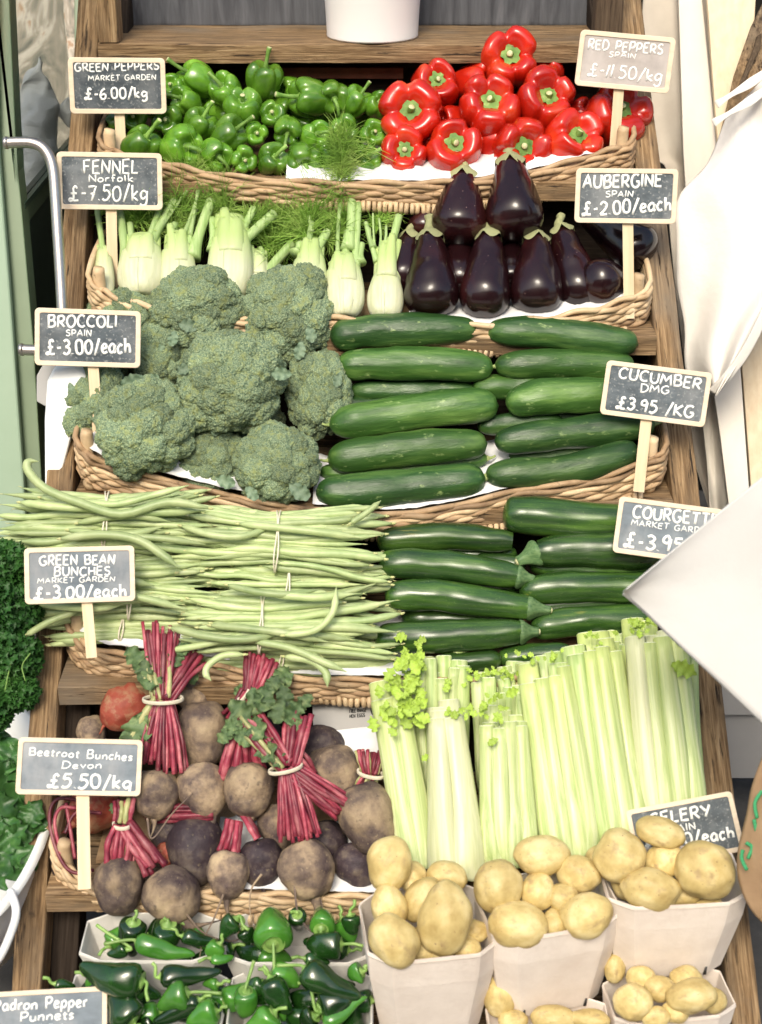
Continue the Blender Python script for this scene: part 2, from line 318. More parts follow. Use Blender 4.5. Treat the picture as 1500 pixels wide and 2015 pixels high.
m_wrap = mat('wrapping_paper_in_window', [(.3, (.42, .43, .44)), (.7, (.58, .58, .58))], 6, rough=.5, bump=.8, bscale=9, bdist=.01, var=0)
m_glass = bpy.data.materials.new('shop_glass'); m_glass.use_nodes = True
_b = m_glass.node_tree.nodes['Principled BSDF']; _b.inputs['Transmission Weight'].default_value = 1; _b.inputs['Roughness'].default_value = .02; _b.inputs['IOR'].default_value = 1.12
_b.inputs['Base Color'].default_value = (.8, .85, .83, 1)
m_brickwall = mat('brown_brickwork', [(.3, (.16, .09, .06)), (.7, (.30, .19, .13))], 3, rough=.9, var=0)
m_windowdark = mat('dark_window', [(.3, (.02, .02, .025)), (.7, (.03, .03, .035))], 3, rough=.1, var=0)
# ================================================================ ground, shop wall
def bx(name, mat_, c, s, parent=None, bev=.0):
    mb = MB(); mb.add(*box(0, 0, 0, *s)); me = mb.mesh(name, mat_, False)
    o = link(name, me, parent, T(Vector(c)))
    if bev:
        b = o.modifiers.new('bevel', 'BEVEL'); b.width = bev; b.segments = 2
    return o
g = bx('ground', m_ground, (0, 10, -.05), (60, 60, .1)); tag(g, 'paving under the stall, dark tone standing in for shade', 'ground', kind='structure')
pv = bx('pavement', m_pave, (0, -4.0, .01), (30, 10.0, .1)); tag(pv, 'unseen pavement in front of the stall, added pale to bounce light', 'pavement', kind='structure')
def street_front():  # unseen shop fronts, added to darken reflections and cut low sky light
    t = thing('unseen_shopfronts', 'unseen brick shop fronts added across the street to darken reflections', 'building', T((0, -11, 0))); t['kind'] = 'structure'
    mb = MB(); mb.add(*box(0, 0, 4.2, 40, 1.0, 8.4)); link('facade', mb.mesh('facade', m_brickwall, False), t)
    wm = MB(); wm.add(*box(0, 0, 0, 1.2, .1, 1.7)); wme = wm.mesh('window', m_windowdark, False)
    fm = MB()
    for q in ((0, .9, 1.4, .12), (0, -.9, 1.4, .16)): fm.add(*box(q[0], 0, q[1], q[2], .16, q[3]))
    for q in (-.65, .65, 0): fm.add(*box(q, 0, 0, .08, .14, 1.8))
    fme = fm.mesh('frame', m_enamel, False)
    for i in range(-6, 7):
        for z in (1.6, 4.3, 6.9):
            w_ = link('window', wme, t, T((i * 2.6, .52, z))); link('frame', fme, w_, T((0, .04, 0)))
def beam(name, A, B, a, b, mat_, parent=None, ref=(0, -.7, .7), n=24, wob=.0025, seed=0, r=.004):
    """rough-sawn beam between two world points, half sizes a (sideways) and b (along ref)"""
    m = frame(A, B - A, ref); L = (B - A).length
    pts = [Vector((0, 0, L * i / n)) for i in range(n + 1)]
    sec = rrect(1, 1, .12, 2)
    v, f = sweep(pts, sec, [(a, b)] * (n + 1), ref=(0, 1, 0))
    out = []
    for p in v:
        q = noise.noise_vector(Vector((p.x * 30 + seed, p.y * 30, p.z * 7))) + noise.noise_vector(Vector((p.x * 60 + seed, p.y * 60, p.z * 30))) * .4
        out.append(p + Vector((q.x, q.y, 0)) * wob)
    return link(name, new_mesh(name, out, f, mat_, False), parent, (parent.matrix_world.inverted() @ m) if parent else m)
back = 4.5
wall = thing('shop_wall', 'dark shop front wall behind the display rack', 'wall', T((0, back, 0)))
wall['kind'] = 'structure'
bx('wall_surface', m_dark, (0, .06, 1.6), (8, .1, 3.2), wall)
street_front()
# ================================================================ rack
rack = thing('display_rack', 'weathered oak stepped rack holding all the vegetable baskets', 'display rack', T(W(750, 1900, -.1)))
def rchild(o): o.parent = rack; o.matrix_parent_inverse = rack.matrix_world.inverted(); return o
bpy.context.view_layer.update()
def on_line(x0, x1, y):                # photo x of a side post at photo y
    return x0 + (x1 - x0) * y / 2015
LX, RX = (186, 58), (1229, 1458)
for (a, b), sd_ in ((LX, 1), (RX, 2)):
    A = W(a + (a - b) * .16, -330, -.045)
    p1, p2 = W(a, 0, -.045), W(b, 2015, -.045); d = (p2 - p1).normalized(); t = (p1.z - .0) / -d.z
    B = p1 + d * t
    rchild(beam('side_post', A, B, .0265, .045, m_wood, None, N_, 60, .003, sd_ * 9))
    rchild(beam('side_post', A + S_ * -.02 - N_ * .055 + X_ * (.052 if sd_ == 1 else -.052), B - N_ * .055 + X_ * (.05 if sd_ == 1 else -.05) + S_ * .1, .024, .035, m_shade_board, None, N_, 60, .003, sd_ * 19))  # inner post coloured near-black for the shade beside the front post
    q = A - N_ * .10; rchild(beam('back_leg', Vector((q.x, q.y + .02, q.z)), Vector((q.x, q.y + .1, 0)), .025, .03, m_wood_d, None, (0, -1, 0), 12, .002, sd_ * 3))
YB = [125, 396, 700, 1038, 1386, 1792, 2260]        # front lower edges of the shelves in the photo
SHELF = []
for i, y in enumerate(YB):
    e = W(750, y, 0.0)
    xl = W(on_line(*LX, y), y, 0).x + .020; xr = W(on_line(*RX, y), y, 0).x - .020
    th, dp = (.042, .27) if i == 0 else (.042, .36)
    zc = e.z + th / 2; yc = e.y + dp / 2 - .004
    rchild(beam('shelf_plank', Vector((xl - .0, yc, zc)), Vector((xr, yc, zc)), dp / 2, th / 2, m_wood, None, (0, 0, 1), 60, .0022, i * 7.3))
    SHELF.append((e.y - .004, e.z + th))
# rails under the shelf ends and the upper crate
e = SHELF[0]
bl = W(228, 40, -.1)
rchild(beam('crate_end', Vector((W(222, 70, 0).x, e[0] + .035, e[1] + .001)), Vector((W(222, 70, 0).x, e[0] + .055, e[1] + .34)), .022, .03, m_wood, None, (0, -1, 0), 12, .003, 4))
rchild(beam('crate_end', Vector((W(1190, 70, 0).x, e[0] + .035, e[1] + .001)), Vector((W(1190, 70, 0).x, e[0] + .055, e[1] + .34)), .03, .03, m_wood_d, None, (0, -1, 0), 12, .003, 5))
for k in range(3):
    z = e[1] + .055 + k * .112
    rchild(beam('back_board', Vector((-.62, e[0] + .262, z)), Vector((.56, e[0] + .262, z)), .012, .054, m_backboard, None, (0, 0, 1), 40, .002, 11 + k))
for i in range(5):                     # added boards, coloured near-black as the shade behind each step
    y1, z1 = SHELF[i]; y2, z2 = SHELF[i + 1]
    bb = beam('shade_riser', Vector((-.64, y2 + .365, (z2 + z1) / 2 - .02)), Vector((.60, y2 + .365, (z2 + z1) / 2 - .02)), .008, (z1 - z2) / 2 - .021, m_shade_board, None, (0, 0, 1), 20, .0015, 31 + i)
    rchild(bb)
bk = beam('brick_ledge', Vector((-.3, SHELF[1][0] + .33, SHELF[0][1] - .075)), Vector((.05, SHELF[1][0] + .33, SHELF[0][1] - .075)), .01, .012, m_brick, None, (0, 0, 1), 8, .001, 3); rchild(bk)

# bucket
zt = SHELF[0][1]
bc = Vector((P(733, 90, 1).x, 0, 0)); 
tmp = W(733, 88, 0); bcx = tmp.x; r0 = 91 * sc(tmp)
bucket = thing('enamel_bucket', 'white enamel bucket standing on the top shelf above the peppers', 'bucket', T((bcx, SHELF[0][0] + r0 * .98, zt + .001)))
prof = [(0, .004), (r0 * .97, .004), (r0, 0), (r0 * 1.005, .004), (r0 * 1.0, .008), (r0 * 1.02, .05), (r0 * 1.13, .22), (r0 * 1.15, .225), (r0 * 1.15, .235), (r0 * 1.11, .232), (r0 * 1.0, .05), (r0 * .97, .012), (0, .012)]
mb = MB(); n = 64; v = []; f = []
for r_, z_ in prof: v += [(max(r_, .0002) * a, max(r_, .0002) * b, z_) for a, b in circ(n)]
for i in range(len(prof) - 1):
    for j in range(n): k = (j + 1) % n; f.append((i * n + j, i * n + k, (i + 1) * n + k, (i + 1) * n + j))
mb.add(v, f); link('bucket_body', mb.mesh('bucket_body', m_enamel), bucket)
hp = [Vector((r0 * 1.14 * math.cos(t), -.02 - .05 * math.sin(t), .215 + .10 * math.sin(t))) for t in [math.pi * i / 20 for i in range(21)]]
v, f = sweep(hp, circ(8), .003); link('bucket_handle', new_mesh('bucket_handle', v, f, m_steel), bucket)

# ================================================================ baskets
def rim_world(px, h=.045, n=90):
    c = catmull([Vector((x, y, 0)) for x, y in px], n)
    return [W(p.x, p.y, h) for p in c]
BRIM = {
 1: [(203, 288), (250, 306), (330, 322), (430, 343), (600, 358), (760, 360), (900, 357), (1050, 336), (1170, 304), (1240, 282)],
 2: [(182, 560), (230, 585), (330, 612), (480, 628), (650, 626), (800, 640), (950, 640), (1080, 625), (1190, 603), (1272, 572)],
 3: [(158, 880), (205, 910), (340, 948), (500, 985), (620, 1002), (760, 1012), (880, 998), (1020, 965), (1180, 940), (1303, 892)],
 4: [(138, 1240), (190, 1278), (300, 1294), (420, 1310), (560, 1332), (720, 1338), (900, 1338), (1100, 1330), (1250, 1300), (1345, 1265)],
 5: [(112, 1690), (170, 1732), (280, 1752), (420, 1756), (560, 1762), (720, 1766), (900, 1766), (1150, 1755), (1300, 1730), (1400, 1690)],
}
BLAB = {1: 'brown willow basket holding the green and red peppers', 2: 'pale willow basket holding the fennel and aubergines', 3: 'brown willow basket holding the broccoli and cucumbers',
        4: 'willow basket holding the green bean bunches and courgettes', 5: 'honey coloured willow basket holding the beetroot and celery'}
stake_v, stake_f = sweep([Vector((0, .006, .004)), Vector((0, -.002, .001)), Vector((0, -.006, -.008)), Vector((0, -.006, -.024)), Vector((0, -.001, -.033)), Vector((0, .008, -.036))], circ(6), .0052)
stake_me = new_mesh('willow_stake', stake_v, stake_f, m_wicker_l)
LIN = []
for i in range(1, 6):
    pal = m_wicker_l if i in (2, 4, 5) else m_wicker
    if i == 4: pal = m_wicker
    fr = rim_world(BRIM[i])
    bk_ = thing('willow_basket', BLAB[i], 'basket', T(fr[len(fr) // 2] + Vector((0, .1, -.05))), 'willow baskets on the rack steps')
    inv = T(-(fr[len(fr) // 2] + Vector((0, .1, -.05))))
    y0, z0 = SHELF[i]
    L0, R0 = fr[0], fr[-1]
    def side(p, sgn):
        return [p + Vector((sgn * .012 * (1 - (k / 10) ** 2), .22 * k / 10, .045 * k / 10 + .02 * math.sin(k / 10 * 3))) for k in range(10, 0, -1)]
    full = side(L0, -1) + fr + side(R0, 1)[::-1]
    ns = 7
    for k in range(ns):
        pts = []; m_ = len(full)
        ph = rnd.random() * 6; amp = .0035 if k > 1 else .0055
        for j, p in enumerate(full):
            u = j / m_
            corner = abs(u - .5) * 2
            ht = .0112
            down = k * ht * (.62 + .38 * min(1, corner * 1.2)) if k > 0 else 0
            wv = math.sin(u * (52 if k > 1 else 26) * math.pi + k * math.pi + (ph * .3)) * amp
            wz = math.cos(u * 26 * math.pi + k * math.pi) * .0035 if k < 2 else noise.noise(Vector((u * 30, k * 3.1, i))) * .003
            pts.append(p + Vector((0, -wv - .004 * (k > 0) + .0012 * k, -down + wz)))
        v, f = sweep(pts, circ(7), [.0058 + .0012 * noise.noise(Vector((j * .13, k, i * 5))) for j in range(len(pts))])
        v = [inv @ p for p in v]
        mm = pal if rnd.random() < .75 else (m_wicker if pal is m_wicker_l else m_wicker_l)
        link('willow_strand', new_mesh('willow_strand', v, f, mm), bk_)
    # second, inner course to make the wall solid
    wv_, wf_ = [], []
    for j, p in enumerate(full):
        for d in (0, 1): wv_.append(inv @ (p + Vector((0, .007, -.004 - d * .055))))
    for j in range(len(full) - 1): wf_.append((2 * j, 2 * j + 1, 2 * j + 3, 2 * j + 2))
    o = link('wall_lining', new_mesh('wall_lining', wv_, wf_, m_wicker), bk_); so = o.modifiers.new('s', 'SOLIDIFY'); so.thickness = .005
    # floor of the basket
    zb = z0 + .006
    mb = MB(); mb.add(*box((L0.x + R0.x) / 2, y0 + .175, zb, (R0.x - L0.x) * .90, .19, .008)); v = [inv @ p for p in mb.v]
    link('basket_floor', new_mesh('basket_floor', v, mb.f, m_wicker, False), bk_)
    # stakes wrapped over the bottom edge
    for j in range(len(fr)):
        pass
    step = .0115; L = R0.x - L0.x; cnt = int(L / step)
    for j in range(cnt):
        x = L0.x + .035 + j * step
        if x > R0.x - .03: break
        u = (x - L0.x) / L; p = fr[min(len(fr) - 1, int(u * (len(fr) - 1)))]
        corner = abs(u - .5) * 2
        down = (ns - 1) * .0112 * (.62 + .38 * min(1, corner * 1.2))
        lw = max(.6, (p.z - down - (z0 + .002)) / .036)
        if lw > 1.6: lw = 1.6
        m4 = inv @ T(Vector((x, p.y - .001, p.z - down + .002))) @ Matrix.Rotation(rnd.uniform(-.12, .12), 4, 'Y') @ Matrix.Diagonal((1, 1, lw, 1))
        link('willow_stake', stake_me, bk_, m4)
    for sgn, p in ((-1, fr[1]), (1, fr[-2])):
        c = Vector((p.x - sgn * .008, p.y + .012, 0))
        zz0 = z0 + .002; zz1 = p.z + .035
        pts = [Vector((c.x, c.y, zz0)), Vector((c.x, c.y, zz0 + .012)), Vector((c.x, c.y, zz0 + .03)), Vector((c.x, c.y, zz1 - .01)), Vector((c.x + .002, c.y, zz1))]
        v, f = sweep([inv @ q for q in pts], circ(12), [.014, .0165, .0125, .0125, .011]); link('corner_post', new_mesh('corner_post', v, f, m_wicker_l), bk_)
    # willow loops round the corners
    LIN.append((i, fr, z0, y0))
# paper liners
LINER_SPANS = {1: (.30, .80), 2: (.60, .86), 3: (.06, .40), 4: (.10, .95), 5: (.10, .92)}
def liner(i, u0, u1, label, lift=.004, drop=.0, seed=0, back_=.17, rise=.01):
    fr = LIN[i - 1][1]; nu, nv = 60, 14
    v = []; f = []; org = fr[len(fr) // 2]
    for a in range(nu + 1):
        u = u0 + (u1 - u0) * a / nu; q = u * (len(fr) - 1); k = min(int(q), len(fr) - 2); p = fr[k].lerp(fr[k + 1], q - k)
        for b in range(nv + 1):
            t = b / nv
            z = lift + rise * math.sin(min(1, t * 3) * 1.57) - drop * t
            nn = noise.noise(Vector((u * 40, t * 5, seed))) * .006 + noise.noise(Vector((u * 110, t * 14, seed))) * .003
            fade = min(1, t * 4)
            v.append(p - org + Vector((0, .010 + t * back_, z + nn * (.5 + fade))))
    for a in range(nu):
        for b in range(nv): f.append((a * (nv + 1) + b, (a + 1) * (nv + 1) + b, (a + 1) * (nv + 1) + b + 1, a * (nv + 1) + b + 1))
    o = link('paper_liner', new_mesh('paper_liner', v, f, m_paper), None, T(org))
    so = o.modifiers.new('s', 'SOLIDIFY'); so.thickness = .0008
    return tag(o, label, 'paper', 'tissue paper sheets lining the baskets')
liner(1, .42, .90, 'white tissue sheet under the red peppers along the rim', .003, -.02, 1)
liner(2, .56, .96, 'white tissue sheet tucked under the aubergines', -.004, -.01, 2)
liner(3, .05, .42, 'white tissue sheet showing under the broccoli heads', .010, -.02, 3, rise=.016)
liner(3, .44, .93, 'white tissue sheet under the lowest cucumbers', .006, -.02, 4)
liner(4, .04, .36, 'crumpled white tissue in front of the lower bean bunches', .012, -.02, 5, .12, .02)
liner(4, .38, .62, 'strip of white tissue under the last green beans', .004, -.02, 6)
liner(5, .33, .60, 'grey white tissue sheet under the beetroot', .004, -.01, 7)

# ================================================================ lettering: single stroke alphabet
def S(curved, *p): return (curved, p)
GL = {
 'A': (.72, S(0, (0, 0), (.34, 1), (.70, 0)), S(0, (.12, .34), (.58, .36))),
 'B': (.62, S(0, (.06, 0), (.04, 1)), S(1, (.0, .98), (.42, 1), (.52, .78), (.38, .55), (.08, .52)), S(1, (.08, .52), (.46, .52), (.60, .28), (.44, .03), (.0, .0))),
 'C': (.66, S(1, (.62, .86), (.42, 1), (.14, .86), (.02, .48), (.14, .12), (.42, .0), (.64, .12))),
 'D': (.68, S(0, (.06, 0), (.04, 1)), S(1, (.0, .98), (.40, .96), (.66, .60), (.58, .2), (.30, .0), (.0, .02))),
 'E': (.56, S(0, (.54, 1), (.05, .97), (.03, .02), (.56, 0)), S(0, (.05, .52), (.46, .54))),
 'F': (.54, S(0, (.54, 1), (.05, .96), (.04, 0)), S(0, (.05, .52), (.44, .54))),
 'G': (.70, S(1, (.62, .88), (.42, 1), (.12, .84), (.02, .46), (.16, .08), (.44, .0), (.66, .20), (.66, .42)), S(0, (.40, .44), (.70, .42))),
 'H': (.64, S(0, (.04, 0), (.04, 1)), S(0, (.60, 0), (.58, 1)), S(0, (.04, .5), (.6, .52))),
 'I': (.14, S(0, (.07, 0), (.07, 1))),
 'K': (.62, S(0, (.05, 0), (.05, 1)), S(0, (.58, 1), (.08, .46), (.62, 0))),
 'L': (.50, S(0, (.05, 1), (.04, .02), (.50, .02))),
 'M': (.86, S(0, (.0, 0), (.12, 1), (.42, .35), (.72, 1), (.84, 0))),
 'N': (.66, S(0, (.04, 0), (.04, 1), (.60, .02), (.62, 1))),
 'O': (.72, S(1, (.36, 1), (.10, .84), (.02, .48), (.14, .12), (.38, 0), (.62, .14), (.70, .5), (.60, .86), (.34, 1))),
 'P': (.58, S(0, (.06, 0), (.05, .98)), S(1, (.0, .96), (.40, 1), (.56, .74), (.40, .46), (.06, .44))),
 'R': (.62, S(0, (.06, 0), (.05, .98)), S(1, (.0, .96), (.40, 1), (.54, .76), (.38, .50), (.06, .48)), S(0, (.24, .48), (.62, 0))),
 'S': (.56, S(1, (.52, .90), (.30, 1), (.06, .82), (.16, .58), (.42, .46), (.52, .22), (.30, .0), (.02, .12))),
 'T': (.64, S(0, (.0, .97), (.64, 1)), S(0, (.32, .98), (.31, 0))),
 'U': (.66, S(1, (.04, 1), (.03, .40), (.14, .06), (.36, .0), (.56, .12), (.62, .5), (.62, 1))),
 'Y': (.66, S(0, (.0, 1), (.32, .5)), S(0, (.66, 1), (.22, 0))),
 '0': (.58, S(1, (.30, 1), (.08, .84), (.02, .48), (.10, .12), (.30, 0), (.50, .14), (.56, .5), (.48, .86), (.28, 1))),
 '1': (.14, S(0, (.12, 1), (.02, 0))),
 '2': (.56, S(1, (.04, .80), (.24, 1), (.50, .84), (.44, .52), (.20, .22), (.0, .02)), S(0, (.0, .02), (.56, .04))),
 '3': (.54, S(1, (.04, .90), (.26, 1), (.48, .80), (.36, .56), (.18, .52)), S(1, (.18, .52), (.46, .44), (.52, .20), (.28, .0), (.0, .12))),
 '5': (.54, S(0, (.52, 1), (.12, .98), (.08, .58)), S(1, (.08, .58), (.34, .64), (.52, .38), (.38, .06), (.14, .0), (.0, .10))),
 '6': (.56, S(1, (.46, 1), (.18, .74), (.03, .32), (.16, .02), (.42, .04), (.52, .28), (.36, .48), (.06, .34))),
 '7': (.54, S(0, (.0, .98), (.54, 1), (.20, 0)), S(0, (.16, .50), (.48, .52))),
 '9': (.54, S(1, (.48, .74), (.30, 1), (.06, .86), (.08, .60), (.32, .54), (.48, .78)), S(0, (.49, .82), (.42, 0))),
 '.': (.12, S(0, (.05, .0), (.06, .05))), '-': (.36, S(0, (.04, .44), (.34, .46))), ' ': (.40,),
 '/': (.44, S(0, (.44, 1.1), (.02, -.15))),
 '£': (.66, S(1, (.56, .84), (.46, 1), (.30, .88), (.32, .50), (.28, .14), (.06, .0), (.0, .12), (.16, .14), (.34, .02), (.64, .04)), S(0, (.10, .50), (.54, .52))),
 'a': (.50, S(1, (.44, .52), (.22, .60), (.02, .34), (.14, .02), (.40, .16), (.46, .54)), S(1, (.46, .54), (.44, .10), (.54, .0))),
 'c': (.42, S(1, (.40, .50), (.20, .58), (.02, .30), (.16, .0), (.42, .08))),
 'e': (.46, S(1, (.04, .28), (.38, .36), (.34, .56), (.14, .58), (.02, .28), (.16, .0), (.46, .10))),
 'd': (.50, S(1, (.42, .50), (.20, .58), (.02, .30), (.16, .0), (.42, .16)), S(0, (.44, 1), (.44, 0))),
 'f': (.36, S(1, (.36, .96), (.20, 1), (.14, .8), (.14, 0)), S(0, (.0, .56), (.32, .58))),
 'g': (.48, S(1, (.44, .50), (.22, .58), (.02, .32), (.18, .06), (.42, .22)), S(1, (.46, .56), (.44, -.20), (.20, -.40), (.0, -.24))),
 'h': (.46, S(0, (.05, 1), (.04, 0)), S(1, (.05, .36), (.26, .56), (.40, .40), (.42, 0))),
 'k': (.46, S(0, (.05, 1), (.05, 0)), S(0, (.42, .58), (.07, .26), (.46, 0))),
 'l': (.14, S(0, (.06, 1), (.06, 0))),
 'n': (.48, S(0, (.05, .58), (.04, 0)), S(1, (.05, .38), (.26, .58), (.42, .42), (.43, 0))),
 'o': (.46, S(1, (.22, .58), (.04, .44), (.03, .14), (.22, .0), (.42, .16), (.40, .46), (.20, .58))),
 'p': (.48, S(0, (.06, .58), (.04, -.40)), S(1, (.06, .46), (.28, .60), (.44, .36), (.32, .04), (.06, .08))),
 'r': (.36, S(0, (.05, .58), (.05, 0)), S(1, (.05, .34), (.18, .54), (.36, .54))),
 's': (.36, S(1, (.34, .52), (.16, .58), (.06, .44), (.28, .26), (.28, .06), (.02, .04))),
 't': (.34, S(0, (.16, .86), (.15, .04), (.32, .02)), S(0, (.0, .58), (.34, .60))),
 'u': (.48, S(1, (.04, .58), (.05, .10), (.22, .0), (.40, .18), (.43, .58)), S(0, (.43, .58), (.45, .0))),
 'v': (.42, S(0, (.0, .58), (.20, .0), (.42, .58))),
}
def text_mesh(name, s, p0, p1, hgt, rad, mat_, seed=0, z=.0, slant=.04):
    """text along p0->p1 (2-D in the local plane), letters hgt high"""
    rr = random.Random(seed)
    gap = .17; tot = sum(GL[c][0] + gap for c in s) - gap
    d = Vector(p1) - Vector(p0); L = d.length; ux = d / L; uy = Vector((-ux.y, ux.x)); sx = L / tot
    mb = MB(); x = 0
    for ch in s:
        g_ = GL[ch]; jy = rr.uniform(-.04, .04); jr = rr.uniform(-.05, .05); jh = rr.uniform(.94, 1.06)
        for cv, pts in g_[1:]:
            q = []
            for a, b in pts:
                a2 = a + slant * b + jr * (b - .5) + rr.uniform(-.015, .015); b2 = b * jh + jy + rr.uniform(-.02, .02)
                w2 = Vector(p0) + ux * ((x + a2) * sx) + uy * (b2 * hgt)
                q.append(Vector((w2.x, w2.y, z)))
            c = catmull(q, (len(q) - 1) * 5) if cv else [q[0].lerp(q[0], 0)] + [a_.lerp(b_, t) for a_, b_ in zip(q, q[1:]) for t in (.34, .67, 1)]
            rads = [(rad * (1 + .22 * noise.noise(Vector((k * .7, x * 3, seed)))), rad * .28) for k in range(len(c))]
            v, f = sweep(c, circ(6), rads, ref=(0, 0, 1)); mb.add(v, f)
        x += g_[0] + gap
    return mb.mesh(name, mat_)
def ring(a, b, r, a2, b2, r2, z0, z1):
    k = 5; o = rrect(a, b, r, k); i_ = rrect(a2, b2, r2, k); n = len(o); e = .0009
    loops = [[(x, y, z0) for x, y in o], [(x, y, z1 - e) for x, y in o], [(x * (1 - e / a), y * (1 - e / b), z1) for x, y in o], [(x * (1 + e / a2), y * (1 + e / b2), z1) for x, y in i_], [(x, y, z1 - e) for x, y in i_], [(x, y, z0) for x, y in i_]]
    v = [p for l in loops for p in l]; f = []
    for l in range(6):
        m_ = (l + 1) % 6
        for j in range(n): q = (j + 1) % n; f.append((l * n + j, l * n + q, m_ * n + q, m_ * n + j))
    return v, f
def sign(label, TL, TR, BL, BR, lines, stake, h, slate=None, yaw=0, rad=2.1, tilt=0):
    cx = (TL[0] + TR[0] + BL[0] + BR[0]) / 4; cy = (TL[1] + TR[1] + BL[1] + BR[1]) / 4
    c = W(cx, cy, h); k = sc(c)
    rx = Vector(((TR[0] - TL[0] + BR[0] - BL[0]) / 2, -(TR[1] - TL[1] + BR[1] - BL[1]) / 2)); up_ = Vector(((TL[0] - BL[0] + TR[0] - BR[0]) / 2, -(TL[1] - BL[1] + TR[1] - BR[1]) / 2))
    nz = (-(ray(cx, cy)).normalized() + X_ * yaw + UP * tilt).normalized()
    x = (X_ * rx.x + UP * rx.y).normalized(); x = (x - nz * x.dot(nz)).normalized(); y = nz.cross(x)
    M = basis(c, x, y, nz); Mi = M.inverted()
    a, b = rx.length * k / 2, up_.length * k / 2
    t = thing('price_sign', label, 'price sign', M, 'chalkboard price signs on wooden stakes')
    bd = 9.5 * k
    v, f = ring(a, b, 9 * k, a - bd, b - bd, 4 * k, -.003, .0035); link('sign_frame', new_mesh('sign_frame', v, f, m_frame, False), t)
    pts = rrect(a - bd + .0002, b - bd + .0002, 4 * k, 4); n = len(pts)
    v = [(p[0], p[1], .0012) for p in pts] + [(p[0], p[1], -.002) for p in pts]
    f = [tuple(range(n)), tuple(range(2 * n - 1, n - 1, -1))] + [(i, i + n, (i + 1) % n + n, (i + 1) % n) for i in range(n)]
    link('slate', new_mesh('slate', v, f, slate or m_slate, False), t)
    def loc(px, py):
        d = ray(px, py); s_ = ((c - CAM).dot(nz)) / d.dot(nz); q = Mi @ (CAM + d * s_); return (q.x, q.y)
    for n_, (txt, x0, y0, x1, y1, hh) in enumerate(lines):
        link('lettering', text_mesh('lettering', txt, loc(x0, y0), loc(x1, y1), hh * k, min(rad, .108 * hh) * k * 1.0, m_chalk, n_ + int(cx), .0014), t)
    if stake:
        (sx0, sy0), (sx1, sy1), wd, h2 = stake
        A = CAM + ray(sx0, sy0 - 50) * (((c - nz * .0058) - CAM).dot(nz) / ray(sx0, sy0 - 50).dot(nz)); rb = ray(sx1, sy1); B = CAM + rb * (((c - nz * .0058) - CAM).dot(nz) / rb.dot(nz))
        B = B + (B - A).normalized() * .03
        m_ = frame(A, B - A, nz); L = (B - A).length
        v, f = sweep([Vector((0, 0, 0)), Vector((0, 0, L))], rrect(1, 1, .3, 2), [(wd * k / 2, .0016)] * 2, ref=(0, 1, 0))
        link('stake', new_mesh('stake', v, f, m_stake, False), t, Mi @ m_)
    return t
sign('chalkboard reading GREEN PEPPERS, wooden frame, top left of the stall', (133, 115), (323, 117), (143, 222), (328, 222),
     [('GREEN PEPPERS', 148, 141, 313, 137, 15), ('MARKET GARDEN', 174, 159, 307, 157, 10), ('£-6.00/kg', 168, 196, 289, 192, 20)], ((233, 222), (239, 300), 20, .05), .09)
sign('chalkboard reading FENNEL Norfolk, staked in front of the fennel', (113, 300), (320, 303), (118, 410), (317, 413),
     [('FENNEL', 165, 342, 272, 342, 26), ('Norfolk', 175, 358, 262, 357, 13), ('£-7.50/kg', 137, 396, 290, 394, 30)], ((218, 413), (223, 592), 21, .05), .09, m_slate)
sign('chalkboard reading BROCCOLI SPAIN, staked at the left broccoli head', (66, 606), (272, 613), (77, 718), (279, 724),
     [('BROCCOLI', 95, 643, 230, 644, 22), ('SPAIN', 130, 661, 180, 662, 12), ('£-3.00/each', 92, 698, 257, 694, 28)], ((180, 722), (197, 905), 21, .05), .12, rad=2.7)
sign('chalkboard reading GREEN BEAN BUNCHES over the bean bunches', (43, 1080), (258, 1073), (60, 1188), (270, 1183),
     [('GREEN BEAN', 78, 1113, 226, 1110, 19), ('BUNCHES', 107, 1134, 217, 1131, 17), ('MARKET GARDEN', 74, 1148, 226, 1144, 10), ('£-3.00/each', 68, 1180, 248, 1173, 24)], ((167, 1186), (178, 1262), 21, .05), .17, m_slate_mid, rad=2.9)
sign('chalkboard reading Beetroot Bunches Devon, at the lower left', (34, 1453), (276, 1455), (40, 1560), (279, 1568),
     [('Beetroot Bunches', 57, 1486, 260, 1497, 15), ('Devon', 122, 1512, 200, 1512, 13), ('£5.50/kg', 95, 1549, 257, 1553, 26)], ((162, 1565), (166, 1715), 25, .05), .13, m_slate_mid, rad=2.9)
sign('chalkboard reading Padron Pepper Punnets, cut off by the lower left corner', (-20, 1957), (200, 1943), (0, 2068), (218, 2056),
     [('Padron Pepper', -12, 1990, 172, 1980, 20), ('Punnets', 40, 2010, 145, 2005, 17), ('£2.00/each', 20, 2045, 190, 2038, 22)], ((120, 2060), (125, 2200), 25, .05), .16, m_slate_mid, rad=2.7)
sign('chalkboard reading RED PEPPERS SPAIN, paled by painted glare, top right', (1143, 60), (1328, 78), (1131, 166), (1317, 182),
     [('RED PEPPERS', 1157, 96, 1303, 108, 18), ('SPAIN', 1198, 112, 1250, 116, 10), ('£-11.50/kg', 1157, 149, 1300, 162, 24)], ((1222, 174), (1208, 308), 20, .05), .125, m_slate_glare, yaw=.1)
sign('chalkboard reading AUBERGINE SPAIN, staked by the right hand aubergines', (1131, 332), (1330, 334), (1135, 437), (1332, 440),
     [('AUBERGINE', 1148, 370, 1302, 367, 24), ('SPAIN', 1192, 388, 1246, 387, 12), ('£-2.00/each', 1147, 425, 1320, 414, 26)], ((1235, 438), (1238, 598), 21, .05), .15, rad=2.6)
